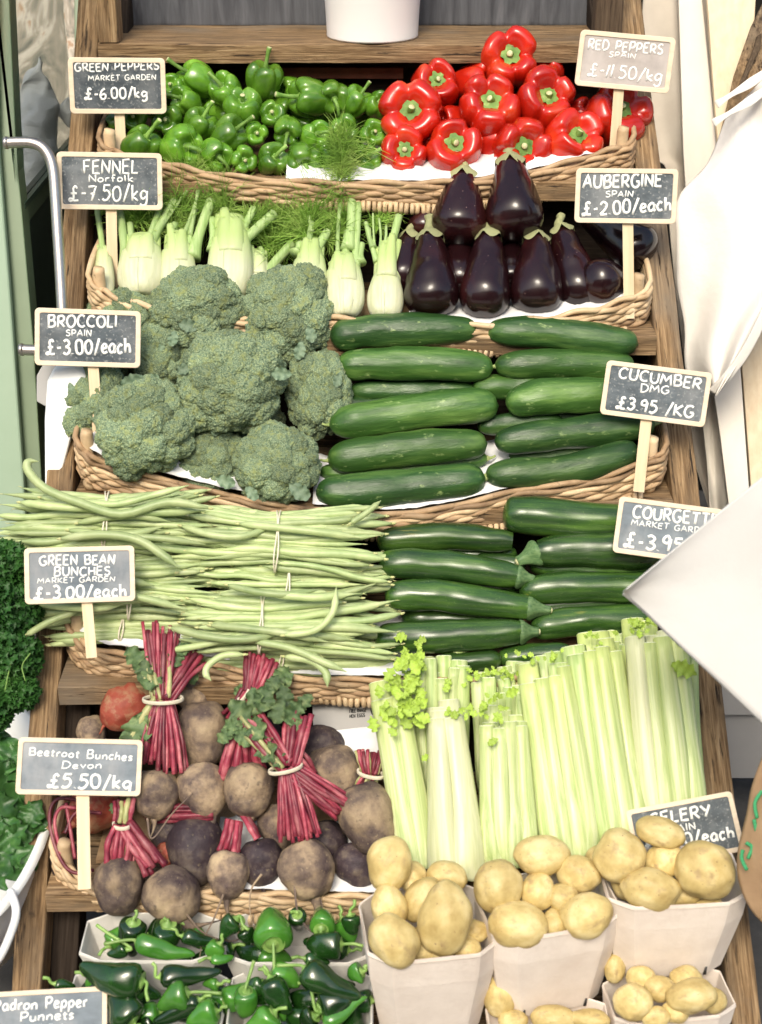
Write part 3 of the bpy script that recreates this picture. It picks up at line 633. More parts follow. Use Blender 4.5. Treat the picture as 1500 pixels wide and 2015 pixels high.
sign('tilted chalkboard reading CUCUMBER DMG over the cucumbers', (1196, 708), (1400, 735), (1181, 815), (1384, 840),
     [('CUCUMBER', 1217, 744, 1378, 766, 21), ('DMG', 1260, 771, 1316, 775, 15), ('£3.95 /KG', 1213, 803, 1363, 823, 23)], ((1277, 830), (1260, 938), 22, .05), .12, m_slate, rad=2.6)
sign('chalkboard reading COURGETTE, half hidden by the white bag', (1219, 976), (1423, 1003), (1208, 1087), (1408, 1114),
     [('COURGETTE', 1245, 1018, 1412, 1036, 23), ('MARKET GARDEN', 1242, 1033, 1400, 1052, 11), ('£-3.95/kg', 1228, 1075, 1400, 1096, 28)], ((1330, 1100), (1320, 1260), 22, .05), .13, m_slate_mid, rad=2.9)
sign('chalkboard reading CELERY SPAIN, leaning behind the potato punnet', (1238, 1595), (1448, 1557), (1250, 1712), (1455, 1673),
     [('CELERY', 1281, 1626, 1400, 1604, 23), ('SPAIN', 1308, 1641, 1369, 1631, 13), ('£-2.00/each', 1268, 1676, 1445, 1648, 23)], ((1352, 1690), (1345, 1790), 22, .08), .11, m_slate, rad=2.6)

# ================================================================ shop door on the left
def prism(name, px, dep, thick, mat_, parent=None, smooth=False, bev=.002):
    """solid slab whose front outline is given in photo pixels (+optional depth) ; goes back by thick"""
    pts = [P(p[0], p[1], p[2] if len(p) > 2 else dep) for p in px]
    c = sum(pts, Vector()) / len(pts); n = len(pts)
    v = [p - c for p in pts] + [p - c + Vector((0, thick, 0)) for p in pts]
    f = [tuple(range(n)), tuple(range(2 * n - 1, n - 1, -1))] + [(i, i + n, (i + 1) % n + n, (i + 1) % n) for i in range(n)]
    o = link(name, new_mesh(name, v, f, mat_, False), parent, (parent.matrix_world.inverted() @ T(c)) if parent else T(c))
    if bev: b = o.modifiers.new('bevel', 'BEVEL'); b.width = bev; b.segments = 2
    return o
door = thing('shop_door', 'sage green shop door with glass pane and steel pull handle', 'door', T(P(30, 1000, 2.9))); bpy.context.view_layer.update()
door['kind'] = 'thing'
prism('door_stile', [(-140, -120), (10, -120), (28, 270), (42, 400), (68, 700), (84, 980), (88, 1060), (-140, 1060)], 3.06, .06, m_greenpaint, door)
prism('door_moulding', [(-140, -120), (-14, -120), (-2, 300), (18, 550), (47, 950), (52, 1058), (-140, 1058)], 3.03, .02, m_green_lit, door, bev=.004)
A0 = P(40, 400, 3.08); kk = (A0.y + .62)
def far(px, z):                        # point at photo x px, at the far end of the receding leaf, height z
    yy = kk; dep = (yy * FW.y) + (z - CAM.z) * FW.z
    return Vector(((px - 750) / F * dep, yy, z))
def quad_wall(name, a, b, z0, z1, th, mat_):
    v = []
    for p in (a, b):
        for z in (z0, z1): v.append(Vector((p.x, p.y, z)))
    n_ = (Vector((b.x - a.x, b.y - a.y, 0))).cross(Vector((0, 0, 1))).normalized() * th
    v += [p - n_ for p in v]
    f = [(0, 2, 3, 1), (4, 5, 7, 6), (0, 1, 5, 4), (2, 6, 7, 3), (0, 4, 6, 2), (1, 3, 7, 5)]
    Mi = door.matrix_world.inverted()
    return link(name, new_mesh(name, [Mi @ p for p in v], f, mat_, False), door)
B0 = far(150, A0.z)
quad_wall('bottom_rail', A0 + Vector((.004, 0, 0)), B0 + Vector((.004, 0, 0)), A0.z - .05, A0.z - .012, .03, m_greenpaint)
quad_wall('glazing_bead', A0 + Vector((.010, 0, 0)), B0 + Vector((.010, 0, 0)), A0.z - .012, A0.z, .03, m_greendark)
quad_wall('lower_panel', A0, B0, .02, A0.z - .05, .03, m_greendark)
quad_wall('glass_pane', A0, B0, A0.z, 2.4, .006, m_glass)
bs = B0
prism('far_stile', [(145, -120), (168, -120), (170, 420), (150, 420)], 3.7, .05, m_greenpaint, door)
hp = [P(14, 281, 2.97), P(40, 280, 2.97), P(62, 281, 2.97), P(82, 289, 2.97), P(97, 308, 2.97), P(105, 335, 2.97), P(109, 380, 2.97), P(114, 460, 2.97), P(119, 540, 2.97), P(123, 620, 2.97), P(122, 655, 2.97), P(110, 680, 2.97), P(92, 688, 2.97), P(70, 689, 2.97), P(44, 688, 2.97)]
Mi = door.matrix_world.inverted(); hc = catmull([Mi @ p for p in hp], 90)
v, f = sweep(hc, circ(20), .0112); link('pull_handle', new_mesh('pull_handle', v, f, m_steel), door)
for q in (hp[0], hp[-1]):
    v, f = sweep([Mi @ (q - X_ * .006), Mi @ (q + X_ * .002)], circ(20), .0125); link('handle_rose', new_mesh('handle_rose', v, f, m_steel), door)
# things behind the glass
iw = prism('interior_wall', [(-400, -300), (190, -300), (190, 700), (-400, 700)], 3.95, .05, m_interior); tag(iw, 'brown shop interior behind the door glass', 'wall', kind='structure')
def blob(name, label, cat, cen, wid, dep, th, mat_, seed, group=None):
    pts = catmull([P(x, y, dep) for x, y in cen], 40); org = pts[20]
    rr_ = [(max(.002, lerpl([(i / (len(wid) - 1), w_) for i, w_ in enumerate(wid)], k / 40)) * sc(pts[k]), th) for k in range(41)]
    v, f = sweep([p - org for p in pts], circ(48), rr_, ref=(0, -1, .2))
    v = [p + noise.noise_vector(p * 14 + Vector((seed, 0, 0))) * .020 + noise.noise_vector(p * 34 + Vector((seed, 0, 0))) * .008 for p in v]
    o = link(name, new_mesh(name, v, f, mat_, False), None, T(org)); return tag(o, label, cat, group)
blob('wrapping_paper', 'crumpled pale grey wrapping paper behind the door glass', 'paper', [(74, 118), (68, 180), (66, 260), (68, 330), (60, 400)], [2, 30, 44, 42, 40], 3.55, .03, m_wrap, 3)
blob('paper_scrap', 'small torn grey paper scrap behind the glass near the sign', 'paper', [(135, 200), (126, 225), (132, 250)], [3, 12, 3], 3.6, .01, m_wrap, 5)

# white tray and grey bag squeezed between door and rack
wb = thing('white_tray', 'white plastic tray standing on edge between door and rack', 'tray', T(P(105, 850, 2.92))); bpy.context.view_layer.update()
prism('tray_face', [(88, 968), (87, 830), (92, 752), (104, 728), (150, 718), (170, 740), (168, 830), (140, 860), (112, 968), (100, 975)], 2.93, .03, m_plate, wb, bev=.006)
o = prism('grey_bag', [(72, 790), (72, 740), (86, 716), (120, 690), (126, 760), (100, 806)], 2.97, .05, m_siding); tag(o, 'grey plastic bag edge poking out beside the door', 'bag')

# ================================================================ right hand side
def sheet(le, re, dep0, dep1, mat_, name, amp=.006, freq=7, seed=0, nu=40, nv=60, org=None, th=.002, bul=0.0, phase=0):
    L_ = catmull([Vector((a[0], a[1], a[2] if len(a) > 2 else dep0)) for a in le], nv); R2 = catmull([Vector((a[0], a[1], a[2] if len(a) > 2 else dep1)) for a in re], nv)
    v = []; f = []
    for b in range(nv + 1):
        for a in range(nu + 1):
            u = a / nu; q = L_[b].lerp(R2[b], u)
            d = q.z + math.sin(u * freq + phase + noise.noise(Vector((b * .05, seed, 0))) * 2.5) * amp * (.4 + b / nv) + noise.noise(Vector((u * 3, b / nv * 3, seed))) * amp * 1.5 - bul * math.sin(u * math.pi) * math.sin(min(1, b / nv * 1.3) * math.pi * .8)
            v.append(P(q.x, q.y, d))
    for b in range(nv):
        for a in range(nu): i = b * (nu + 1) + a; f.append((i, i + nu + 1, i + nu + 2, i + 1))
    org = org or v[len(v) // 2]
    o = link(name, new_mesh(name, [p - org for p in v], f, mat_), None, T(org)); s_ = o.modifiers.new('s', 'SOLIDIFY'); s_.thickness = th; s_.offset = 0
    return o
tag(sheet([(1275, -80), (1264, 60), (1284, 290), (1312, 335), (1318, 450), (1333, 600), (1348, 720), (1362, 880), (1398, 1010)], [(1440, -80), (1440, 300), (1440, 700), (1440, 1010)], 3.55, 3.5, m_canvas_d, 'canvas_bag', .012, 9, 4), 'raw beige canvas bag hanging in shade beside the right post', 'bag', 'canvas bags hanging at the right')
tag(prism('white_board', [(1333, -80), (1374, -80), (1412, 300), (1420, 480), (1356, 480), (1345, 300)], 3.46, .02, m_siding_w), 'white painted board leaning upright at the top right', 'board', 'boards leaning at the right')
tag(prism('pine_board', [(1386, -80), (1492, -80), (1484, 60), (1440, 210), (1418, 330), (1410, 250)], 3.42, .02, m_pine), 'pale pine board leaning behind the white bag straps', 'board', 'boards leaning at the right')
st = thing('leather_strap', 'brown strap with dark edge running down to the white bag', 'strap', T(P(1450, 200, 2.95))); bpy.context.view_layer.update()
prism('strap_band', [(1520, -30), (1560, 40), (1500, 160), (1442, 262), (1420, 258), (1445, 150), (1478, 55)], 3.38, .008, m_wood, st)
prism('strap_edge', [(1500, 66), (1498, 92), (1464, 166), (1455, 168), (1482, 100), (1490, 72)], 3.371, .008, m_wood_d, st)
tb = thing('tote_bag', 'large cream cotton tote bag hanging in front of the right post', 'bag', T(P(1440, 500, 2.72)), 'canvas bags hanging at the right'); bpy.context.view_layer.update()
def adopt(o, par):
    o.parent = par; o.matrix_parent_inverse = par.matrix_world.inverted(); return o
adopt(sheet([(1428, 235), (1392, 322), (1336, 388), (1332, 470), (1333, 560), (1347, 640), (1352, 735), (1402, 778)], [(1506, 150), (1620, 200), (1640, 300), (1640, 380), (1630, 450), (1600, 520), (1530, 600), (1410, 779)], 3.22, 3.10, m_canvas, 'bag_front', .009, 15, 1, bul=.015), tb)
adopt(sheet([(1428, 235), (1392, 322), (1338, 388), (1334, 470), (1335, 560), (1349, 640), (1354, 730), (1402, 774)], [(1506, 150), (1620, 200), (1640, 300), (1640, 380), (1630, 450), (1600, 520), (1530, 600), (1410, 775)], 3.26, 3.30, m_canvas, 'bag_back', .010, 8, 2), tb)
hm = [P(x, y, d) for x, y, d in ((1402, 772, 3.15), (1430, 742, 3.12), (1466, 694, 3.09), (1500, 628, 3.06), (1530, 560, 3.05))]
v, f = sweep([tb.matrix_world.inverted() @ p for p in catmull(hm, 30)], rrect(1, 1, .4, 2), [(.010, .0035)] * 31, ref=(0, -1, .3)); link('hem', new_mesh('hem', v, f, m_canvas), tb)
for pp in ([(1560, 90), (1510, 138), (1476, 164), (1440, 186), (1410, 206)], [(1560, 130), (1512, 172), (1474, 200), (1440, 220), (1404, 242)]):
    v, f = sweep([tb.matrix_world.inverted() @ P(x, y, 3.12) for x, y in pp] if 0 else catmull([tb.matrix_world.inverted() @ P(x, y, 3.12) for x, y in pp], 20), rrect(1, 1, .4, 2), [(.0075 - .0025 * math.sin(q * .5), .0012) for q in range(21)], ref=(0, -1, .3)); link('strap', new_mesh('strap', v, f, m_canvas), tb)
tag(sheet([(1372, 740), (1384, 840), (1392, 920), (1398, 1020)], [(1432, 735), (1434, 840), (1436, 920), (1440, 1020)], 3.38, 3.34, m_siding_w, 'canvas_fold', .008, 5, 8), 'cream cloth fold hanging below the cucumber sign', 'cloth')
tag(prism('cream_board', [(1404, 770), (1455, 690), (1478, 1010), (1440, 1040), (1418, 860)], 3.28, .02, m_siding_w), 'cream painted board standing behind the cucumber sign', 'board', 'boards leaning at the right')
tag(prism('timber_board', [(1458, 690), (1560, 520), (1560, 1010), (1482, 1010)], 3.32, .02, m_pine), 'unpainted timber board below the white tote bag', 'board', 'boards leaning at the right')
sd_w = thing('siding_wall', 'weatherboard wall behind the celery, its cream greyed for shade', 'wall', T((.95, 2.8, .2)), None); sd_w['kind'] = 'structure'; bpy.context.view_layer.update()  # grey board colour holds the shade on cream siding
for k in range(-1, 2):
    p = P(1500, 1521, 3.4); z = p.z + k * .175
    if z < .02: continue
    A = Vector((.66, p.y + .0, z + .0925)); 
    m = link('weatherboard', new_mesh('weatherboard', *(lambda q: (q[0], q[1]))(box(0, 0, 0, .8, .014, .188)), m_siding, False), sd_w, sd_w.matrix_world.inverted() @ T((1.125, p.y + .0, z + .0875)) @ Matrix.Rotation(R(-4.0), 4, 'X'))
    b = m.modifiers.new('bevel', 'BEVEL'); b.width = .002
# foreground white bag
fg = thing('white_cotton_bag', 'white cotton bag corner jutting into the foreground over the courgettes', 'bag', T(P(1400, 1180, 2.25)), 'canvas bags hanging at the right'); bpy.context.view_layer.update()
adopt(sheet([(1226, 1164), (1260, 1194), (1330, 1262), (1410, 1336), (1505, 1426), (1640, 1550)], [(1232, 1160), (1310, 1095), (1420, 1004), (1520, 922), (1650, 815), (1900, 700)], 2.30, 2.26, m_cotton, 'bag_side', .0016, 5, 11, bul=.0), fg)
adopt(sheet([(1225, 1169), (1262, 1201), (1330, 1265), (1410, 1339), (1505, 1429), (1640, 1553)], [(1238, 1160), (1312, 1098), (1420, 1008), (1520, 926), (1650, 819), (1900, 705)], 2.325, 2.30, m_cotton, 'bag_back_side', .003, 4, 12), fg)
# kraft bag
kb = thing('paper_bag', 'brown kraft paper bag with green print at the lower right edge', 'bag', T(P(1500, 1650, 2.35))); bpy.context.view_layer.update()
adopt(sheet([(1520, 1440), (1482, 1540), (1470, 1600), (1452, 1680), (1456, 1740), (1482, 1795), (1530, 1840)], [(1700, 1440), (1700, 1540), (1700, 1600), (1700, 1680), (1700, 1740), (1700, 1795), (1700, 1860)], 2.42, 2.38, m_kraft, 'bag_wall', .008, 6, 21, bul=.08), kb)
for pp in ([(1500, 1556), (1486, 1580), (1490, 1610)], [(1484, 1612), (1490, 1640), (1493, 1654)], [(1468, 1658), (1480, 1668), (1472, 1690)], [(1462, 1672), (1460, 1690), (1470, 1712)], [(1496, 1680), (1490, 1700), (1500, 1716)]):
    v, f = sweep(catmull([kb.matrix_world.inverted() @ P(x, y, 2.388) for x, y in pp], 10), circ(6), [(.0032, .0012)] * 11, ref=(0, -1, .3)); link('green_print', new_mesh('green_print', v, f, m_ink), kb)
# ================================================================ vegetables: shapes
def ns(v, f, s): return noise.noise(Vector(v) * f + Vector((s * 3.7, s * 1.3, s)))
def pepper_mesh(name, mat_, lobes, amp, seed, prof, nt_=44, nf=26, lean=.0):
    c = catmull([Vector((a, b, 0)) for a, b in prof], nf); v = []; f = []
    rr = random.Random(seed); ph = [rr.uniform(-.25, .25) for _ in range(lobes)]
    for i, p in enumerate(c):
        t = i / nf; r_ = max(0.004, p.x)
        for j in range(nt_):
            th = 2 * math.pi * j / nt_
            q = th * lobes / 2 + .35 * math.sin(th + seed) + .15 * math.sin(2 * th + seed * 2)
            L = 1 - math.exp(-(math.sin(q) ** 2) / .10)
            wgt = math.sin(min(1, t * 1.15) * math.pi) * .6 + .4 * (1 - t)
            rr_ = r_ * (1 - amp * (1 - L) * wgt * 1.3)
            z = p.y + (.07 * (L - .6) + .05 * abs(math.sin(q)) if t < .55 else -.06 * (L - .6)) * min(1, r_ * 3)
            q3 = Vector((rr_ * math.cos(th), rr_ * math.sin(th), z))
            q3 *= 1 + .17 * ns(q3, 1.6, seed) + .03 * ns(q3, 4.5, seed)
            q3.x += lean * (p.y) * .3
            v.append(q3)
    for i in range(nf):
        for j in range(nt_): k = (j + 1) % nt_; f.append((i * nt_ + j, (i + 1) * nt_ + j, (i + 1) * nt_ + k, i * nt_ + k))
    return new_mesh(name, v, f, mat_)
RPROF = [(0.0, .27), (.10, .27), (.17, .31), (.26, .39), (.38, .41), (.47, .30), (.51, .10), (.49, -.12), (.43, -.32), (.30, -.46), (.15, -.46), (0, -.38)]
GPROF = [(0.0, .24), (.10, .25), (.17, .30), (.28, .37), (.40, .34), (.48, .20), (.50, .02), (.46, -.20), (.38, -.36), (.27, -.50), (.14, -.57), (0, -.55)]
rp_me = [pepper_mesh('pepper_body', m_rpep, n_, .155, s_, RPROF) for n_, s_ in ((4, 1), (3, 2), (4, 3), (5, 4), (4, 5))]
gp_me = [pepper_mesh('pepper_body', m_gpep, n_, .17, s_, GPROF, 36, 22, .3) for n_, s_ in ((3, 11), (4, 12), (3, 13), (4, 14), (3, 15), (3, 16))]
def calyx(name, mats, lobes, r_, z0, drop, seed, stalk, srad, thick=.02):
    """star calyx lying on the shoulder plus stalk path (local units)"""
    mb = MB(); rr = random.Random(seed); n = lobes * 6
    rings = [(.02, .02), (.35, .015), (.7, 0), (1.0, -drop)]
    v = []; f = []
    for a, dz in rings:
        for j in range(n):
            th = 2 * math.pi * j / n; s_ = .5 + .5 * math.cos(th * lobes)
            q = a * (1 - (.34 * (1 - s_) if a > .5 else 0)) * r_ * (1 + .1 * ns((math.cos(th), math.sin(th), 0), 1.5, seed))
            v.append(Vector((q * math.cos(th), q * math.sin(th), z0 + dz + thick * (1 if a < .9 else .2))))
    for i in range(3):
        for j in range(n): k = (j + 1) % n; f.append((i * n + j, (i + 1) * n + j, (i + 1) * n + k, i * n + k))
    mb.add(v, f)
    c = catmull([Vector(p) for p in stalk], 14)
    rad = [lerpl([(i / (len(srad) - 1), s_) for i, s_ in enumerate(srad)], k / 14) for k in range(15)]
    v, f = sweep(c, circ(9), rad, mod=lambda i, j, a, b: (a * (1 + .12 * (j % 2)), b * (1 + .12 * (j % 2)))); mb.add(v, f)
    if len(mats) > 1:
        t = (c[-1] - c[-2]).normalized(); v, f = sweep([c[-1] - t * .005, c[-1] + t * .012], circ(9), [rad[-1] * .98, rad[-1] * .8]); mb.add(v, f, 1)
    return mb.mesh(name, mats)
rc_me = [calyx('pepper_stalk', [m_rcalyx, m_stub], 5 + s_ % 2, .20, .31, -.02, s_, [(0, 0, .28), (.01, .0, .34), (.02 * s_ - .03, .02, .39)], [.09, .055, .06]) for s_ in range(3)]
gc_me = []
for s_, st_ in enumerate([[(0, 0, .24), (.02, 0, .40), (.12, 0, .58), (.30, 0, .70)], [(0, 0, .24), (0, .02, .42), (.05, .03, .66), (.08, .02, .92)], [(0, 0, .24), (.04, 0, .38), (.20, .02, .48), (.42, 0, .46), (.52, 0, .34)], [(0, 0, .24), (.0, .0, .34), (.03, 0, .46)]]):
    gc_me.append(calyx('pepper_stalk', [m_gpep_s, m_stub], 5, .15, .275, .01, s_ + 4, st_, [.085, .058, .050, .07], .012))
def put(name, label, cat, group, parts, c, ax, size, roll=0, ref=None, squash=(1, 1, 1)):
    m = frame(c, ax, ref or (0, .3, 1), roll) @ Matrix.Diagonal((size * squash[0], size * squash[1], size * squash[2], 1))
    t = thing(name, label, cat, m, group)
    for n_, me in parts: link(n_, me, t)
    return t
DIRW = {(0, 0): 'straight at the viewer'}
def dirw(dx, dy):
    if math.hypot(dx, dy) < 9: return 'towards the viewer'
    a = math.degrees(math.atan2(dy, dx)) % 360
    return ['right', 'up and right', 'up', 'up and left', 'left', 'down and left', 'down', 'down and right'][int((a + 22.5) // 45) % 8]

# ---------------------------------------------------------------- green peppers
GP = [ # rows from the bottom: x, y, diameter, stalk tip x, y, stalk kind, h
 ('bottom row', [(283, 279, 72, 326, 240, 1), (362, 288, 84, 410, 308, 2), (427, 306, 62, 462, 345, 2), (481, 314, 52, 492, 332, 3), (540, 313, 62, 562, 296, 0), (598, 318, 66, 619, 368, 2), (655, 306, 60, 663, 272, 0), (722, 312, 60, 749, 298, 0)]),
 ('second row', [(222, 244, 42, 170, 288, 1), (330, 236, 60, 327, 246, 3), (397, 240, 64, 430, 198, 1), (454, 265, 68, 513, 232, 1), (505, 263, 48, 512, 271, 3), (567, 260, 58, 562, 296, 0), (622, 266, 58, 651, 264, 0), (678, 256, 60, 682, 272, 3), (734, 263, 54, 748, 262, 3)]),
 ('third row', [(262, 228, 50, 270, 244, 3), (360, 196, 56, 330, 192, 0), (478, 206, 76, 484, 164, 3), (535, 222, 52, 538, 226, 3), (600, 192, 78, 518, 190, 1), (657, 192, 62, 668, 228, 2), (706, 195, 54, 744, 147, 1), (746, 205, 54, 760, 200, 3)]),
 ('top row', [(338, 168, 50, 336, 170, 3), (382, 150, 68, 325, 118, 1), (440, 174, 64, 414, 150, 0), (522, 148, 70, 537, 90, 1)]),
]
k_ = 0
for rn, row in GP:
    for i, (x, y, d, sx, sy, kd) in enumerate(row):
        c = W(x, y, .012 if rn == 'bottom row' else 0.0); dx, dy = sx - x, -(sy - y); L = math.hypot(dx, dy)
        front = 1.0 if kd == 3 else .75
        tl = min(1.1, L / d * 1.0)
        ax = vd(dx / d * .8, dy / d * .8, front if y > 170 or kd == 3 else .45) if kd != 1 else vd(dx / d, dy / d, .6)
        roll = 0
        size = d * sc(c) * (1.04 if kd != 1 else 1.02)
        # turn the stalk bend (local +X) towards the tip
        m = frame(c, ax, (0, .3, 1)); want = (X_ * dx + UP * dy); lx = want.dot(Vector(m.col[0][:3])); ly = want.dot(Vector(m.col[1][:3])); roll = math.atan2(ly, lx)
        cc = c - ax * size * .12
        lab = 'green pepper, %sfrom left in the %s, stalk %s' % (ORD[i] if i else 'first ', rn, dirw(dx, dy))
        put('green_pepper', lab, 'pepper', 'green peppers piled in the top basket', [('pepper_body', gp_me[k_ % 6]), ('pepper_stalk', gc_me[kd])], cc, ax, size, roll, squash=(1, 1, rnd.uniform(.9, 1.1)))
        k_ += 1
for i, (x, y) in enumerate([(300, 205), (320, 262), (415, 215), (445, 225), (560, 215), (640, 228), (700, 225), (600, 245), (520, 185), (575, 180), (480, 250), (395, 275), (640, 330), (690, 290), (250, 255), (508, 290), (425, 195), (735, 235), (415, 265)][:14]):
    c = W(x, y, -.065); a = rnd.uniform(0, 6.28)
    put('green_pepper', 'dark green pepper deep in the gaps of the green pepper pile', 'pepper', 'green peppers deep in the pile', [('pepper_body', gp_me[i % 6])], c, vd(math.cos(a) * .8, math.sin(a) * .4, .5), 58 * sc(c), a)

# ---------------------------------------------------------------- red peppers
RP = [(810, 222, 118, 803, 227, 0.02, 'large red pepper on the left end, above a smaller one'), (858, 164, 92, 860, 163, .0, 'red pepper at the upper left of the red pile'),
      (1003, 117, 112, 1001, 117, .0, 'red pepper crowning the red pile'), (963, 209, 114, 965, 202, .012, 'red pepper in the middle directly below the crowning one'),
      (1073, 199, 112, 1079, 194, .01, 'red pepper with a yellow flush, right of the middle one'), (1214, 228, 118, 1226, 214, .0, 'red pepper behind the stake of the glare-paled sign'),
      (893, 289, 112, 892, 287, .02, 'red pepper in the bottom row, second from left'), (796, 300, 92, 796, 300, .01, 'small red pepper at the bottom left next to green ones'),
      (1026, 291, 106, 1034, 300, .012, 'red pepper behind the tallest aubergine'), (1128, 278, 112, 1142, 262, .012, 'red pepper in sunlight at the right of the bottom row')]
for i, (x, y, d, cx, cy, h, lab) in enumerate(RP):
    c = W(x, y, h); size = d * sc(c) * 1.03; ax = vd((cx - x) / d * 2.2 + .04, -(cy - y) / d * 2.2 + .06, 1)
    put('red_pepper', lab, 'pepper', 'red peppers in the top basket', [('pepper_body', rp_me[i % 5]), ('pepper_stalk', rc_me[i % 3])], c - ax * size * .1, ax, size, rnd.uniform(0, 6.28), squash=(1, 1, .95))
for i, (x, y, d, lab) in enumerate([(936, 165, 84, 'red pepper half hidden left of the crowning pepper'), (1075, 148, 66, 'red pepper peeping out right of the crowning pepper'), (885, 240, 70, 'red pepper glimpsed between the left and middle peppers'),
                                    (1140, 228, 62, 'small red pepper behind, left of the stake'), (962, 290, 84, 'red pepper in the gap behind the two aubergine tops'), (1100, 245, 80, 'red pepper deep behind the sunlit one'), (830, 270, 70, 'red pepper deep behind the lower left ones')]):
    c = W(x, y, -.04); put('red_pepper', lab, 'pepper', 'red peppers in the top basket', [('pepper_body', rp_me[(i + 2) % 5])], c, vd(rnd.uniform(-.8, .8), rnd.uniform(-.2, .8), .6), d * sc(c), rnd.uniform(0, 6))

# ---------------------------------------------------------------- long vegetables
def long_thing(name, label, cat, group, pts, width, prof, mat_, extra=None, nseg=28, nside=24, ribs=0, ribamp=0, flat=1.0, seed=0, part='skin', wob=.03):
    """pts [(x, y, h)] photo points along the axis; prof [(t, r)] r in units of half width"""
    wp = catmull([W(*p) for p in pts], nseg)
    m, lp = local_path(wp); k = sum(sc(p) for p in wp) / len(wp)
    # denser rings at the two ends
    ts = [0.5 - 0.5 * math.cos(math.pi * i / nseg) for i in range(nseg + 1)]
    lp = [catmull([m.inverted() @ W(*p) for p in pts], 200)[int(t * 200)] for t in ts]
    rad = []
    for t in ts:
        r_ = lerpl(prof, t) * width * k / 2 * (1 + wob * ns((t * 5, 0, 0), 1, seed)); rad.append(max(.0004, r_))
    v, f = sweep(lp, circ(nside), rad, cap=False, mod=(lambda i, j, a, b: (a * (1 + ribamp * math.cos(ribs * 2 * math.pi * j / nside)), b * (1 + ribamp * math.cos(ribs * 2 * math.pi * j / nside)))) if ribs else None)
    v = [p + Vector((ns(p, 26, seed), ns(p, 26, seed + 5), 0)) * .0028 + Vector((ns(p, 110, seed), ns(p, 110, seed + 2), 0)) * .0004 for p in v]
    t = thing(name, label, cat, m, group)
    link(part, new_mesh(part, v, f, mat_), t)
    return t, m, lp, rad
def smoothprof(tab, n=40):
    c = catmull([Vector((a, b, 0)) for a, b in tab], n * 2); out = []
    for p in c: out.append((p.x, max(0, p.y)))
    return out
CP = [(0, 0), (.006, .22), (.02, .45), (.05, .68), (.10, .86), (.2, .97), (.4, 1.0), (.7, 1.0), (.85, .95), (.93, .80), (.97, .58), (.99, .32), (1, .0)]
CU = [ ([(650, 668, .03), (720, 655, .03), (800, 653, .03), (942, 652, .03)], 68, 0, 1, 'cucumber in the top row on the left, butting the next one'),
 ([(958, 650, .03), (1060, 652, .03), (1160, 664, .03), (1257, 680, .03)], 64, 0, -1, 'cucumber in the top row on the right, sloping down'),
 ([(663, 722, .03), (760, 718, .03), (870, 720, .03), (972, 728, .03)], 66, 1, -1, 'cucumber second from top in the left stack'),
 ([(974, 718, .03), (1080, 714, .03), (1160, 716, .02), (1250, 722, .02)], 58, 1, -1, 'cucumber second from top on the right, scuffed near its middle'),
 ([(688, 770, -.01), (800, 768, -.01), (940, 768, -.01)], 48, 0, 0, 'dark cucumber buried behind the third row on the left'),
 ([(930, 768, 0), (1010, 762, 0), (1095, 768, 0)], 54, 1, 0, 'stubby looking cucumber end between the two stacks'),
 ([(648, 838, .035), (750, 822, .035), (880, 806, .035), (982, 794, .035)], 72, 1, -1, 'cucumber third from top in the left stack, light green'),
 ([(996, 796, .035), (1080, 782, .035), (1180, 775, .03), (1290, 772, .03)], 68, 1, 1, 'light green cucumber running behind the cucumber sign'),
 ([(645, 903, .035), (750, 890, .035), (860, 880, .035), (960, 872, .035)], 66, 1, -1, 'cucumber fourth from top in the left stack, tip at left'),
 ([(974, 874, .035), (1070, 860, .035), (1180, 845, .03), (1290, 838, .03)], 64, 0, 1, 'dark cucumber just above the lowest one on the right'),
 ([(940, 838, 0), (1010, 835, 0), (1110, 830, 0)], 44, 0, 0, 'cucumber end deep in the gap right of the third row'),
 ([(622, 972, .04), (720, 962, .04), (850, 955, .04), (957, 942, .04)], 70, 0, 1, 'lowest cucumber in the left stack, lying on the tissue'),
 ([(956, 934, .04), (1050, 932, .04), (1160, 918, .04), (1257, 880, .04)], 64, 0, -1, 'lowest cucumber on the right, curving up, with scars'),
 ([(628, 928, .005), (740, 925, .005), (850, 918, .005), (962, 905, .005)], 44, 1, 1, 'cucumber tucked between the two lowest on the left'),
 ([(640, 800, -.02), (760, 795, -.02), (900, 785, -.02)], 46, 0, 0, 'dark cucumber behind the light green third one'),
 ([(1000, 820, -.02), (1120, 815, -.02), (1240, 815, -.02)], 60, 0, 0, 'dark cucumber deep under the sign stake'),
 ([(1000, 900, -.015), (1120, 890, -.015), (1240, 880, -.015)], 56, 0, 0, 'dark cucumber deep between the right hand lowest two'),
 ([(670, 695, -.015), (800, 690, -.015), (930, 692, -.015)], 50, 0, 0, 'dark cucumber deep between the two top rows'),
 ([(1000, 690, -.015), (1120, 692, -.015), (1230, 700, -.015)], 50, 0, 0, 'dark cucumber behind the top right pair')]
prof_c = smoothprof(CP)
rc_ = random.Random(4)
for i, (pts, wd, lt, tip, lab) in enumerate(CU):
    wd *= rc_.uniform(.94, 1.05); pts = [(x, y + rc_.uniform(-4, 4), h) for x, y, h in pts]
    t, m, lp, rad = long_thing('cucumber', lab, 'cucumber', 'cucumbers stacked in the third basket', pts, wd, prof_c, m_cuc_l if lt else m_cuc, seed=i, ribs=7, ribamp=.022, nside=42, nseg=30, wob=.09)
    if tip:
        a, b = (lp[-1], lp[-3]) if tip > 0 else (lp[0], lp[2]); d = (a - b).normalized()
        v, f = sweep(catmull([a - d * .004, a + d * .006, a + d * .014 + Vector((.002, .003, 0))], 6), circ(7), [.0075, .0050, .0035, .003, .0026, .0026, .0022]); link('stem_end', new_mesh('stem_end', v, f, m_ctip), t)
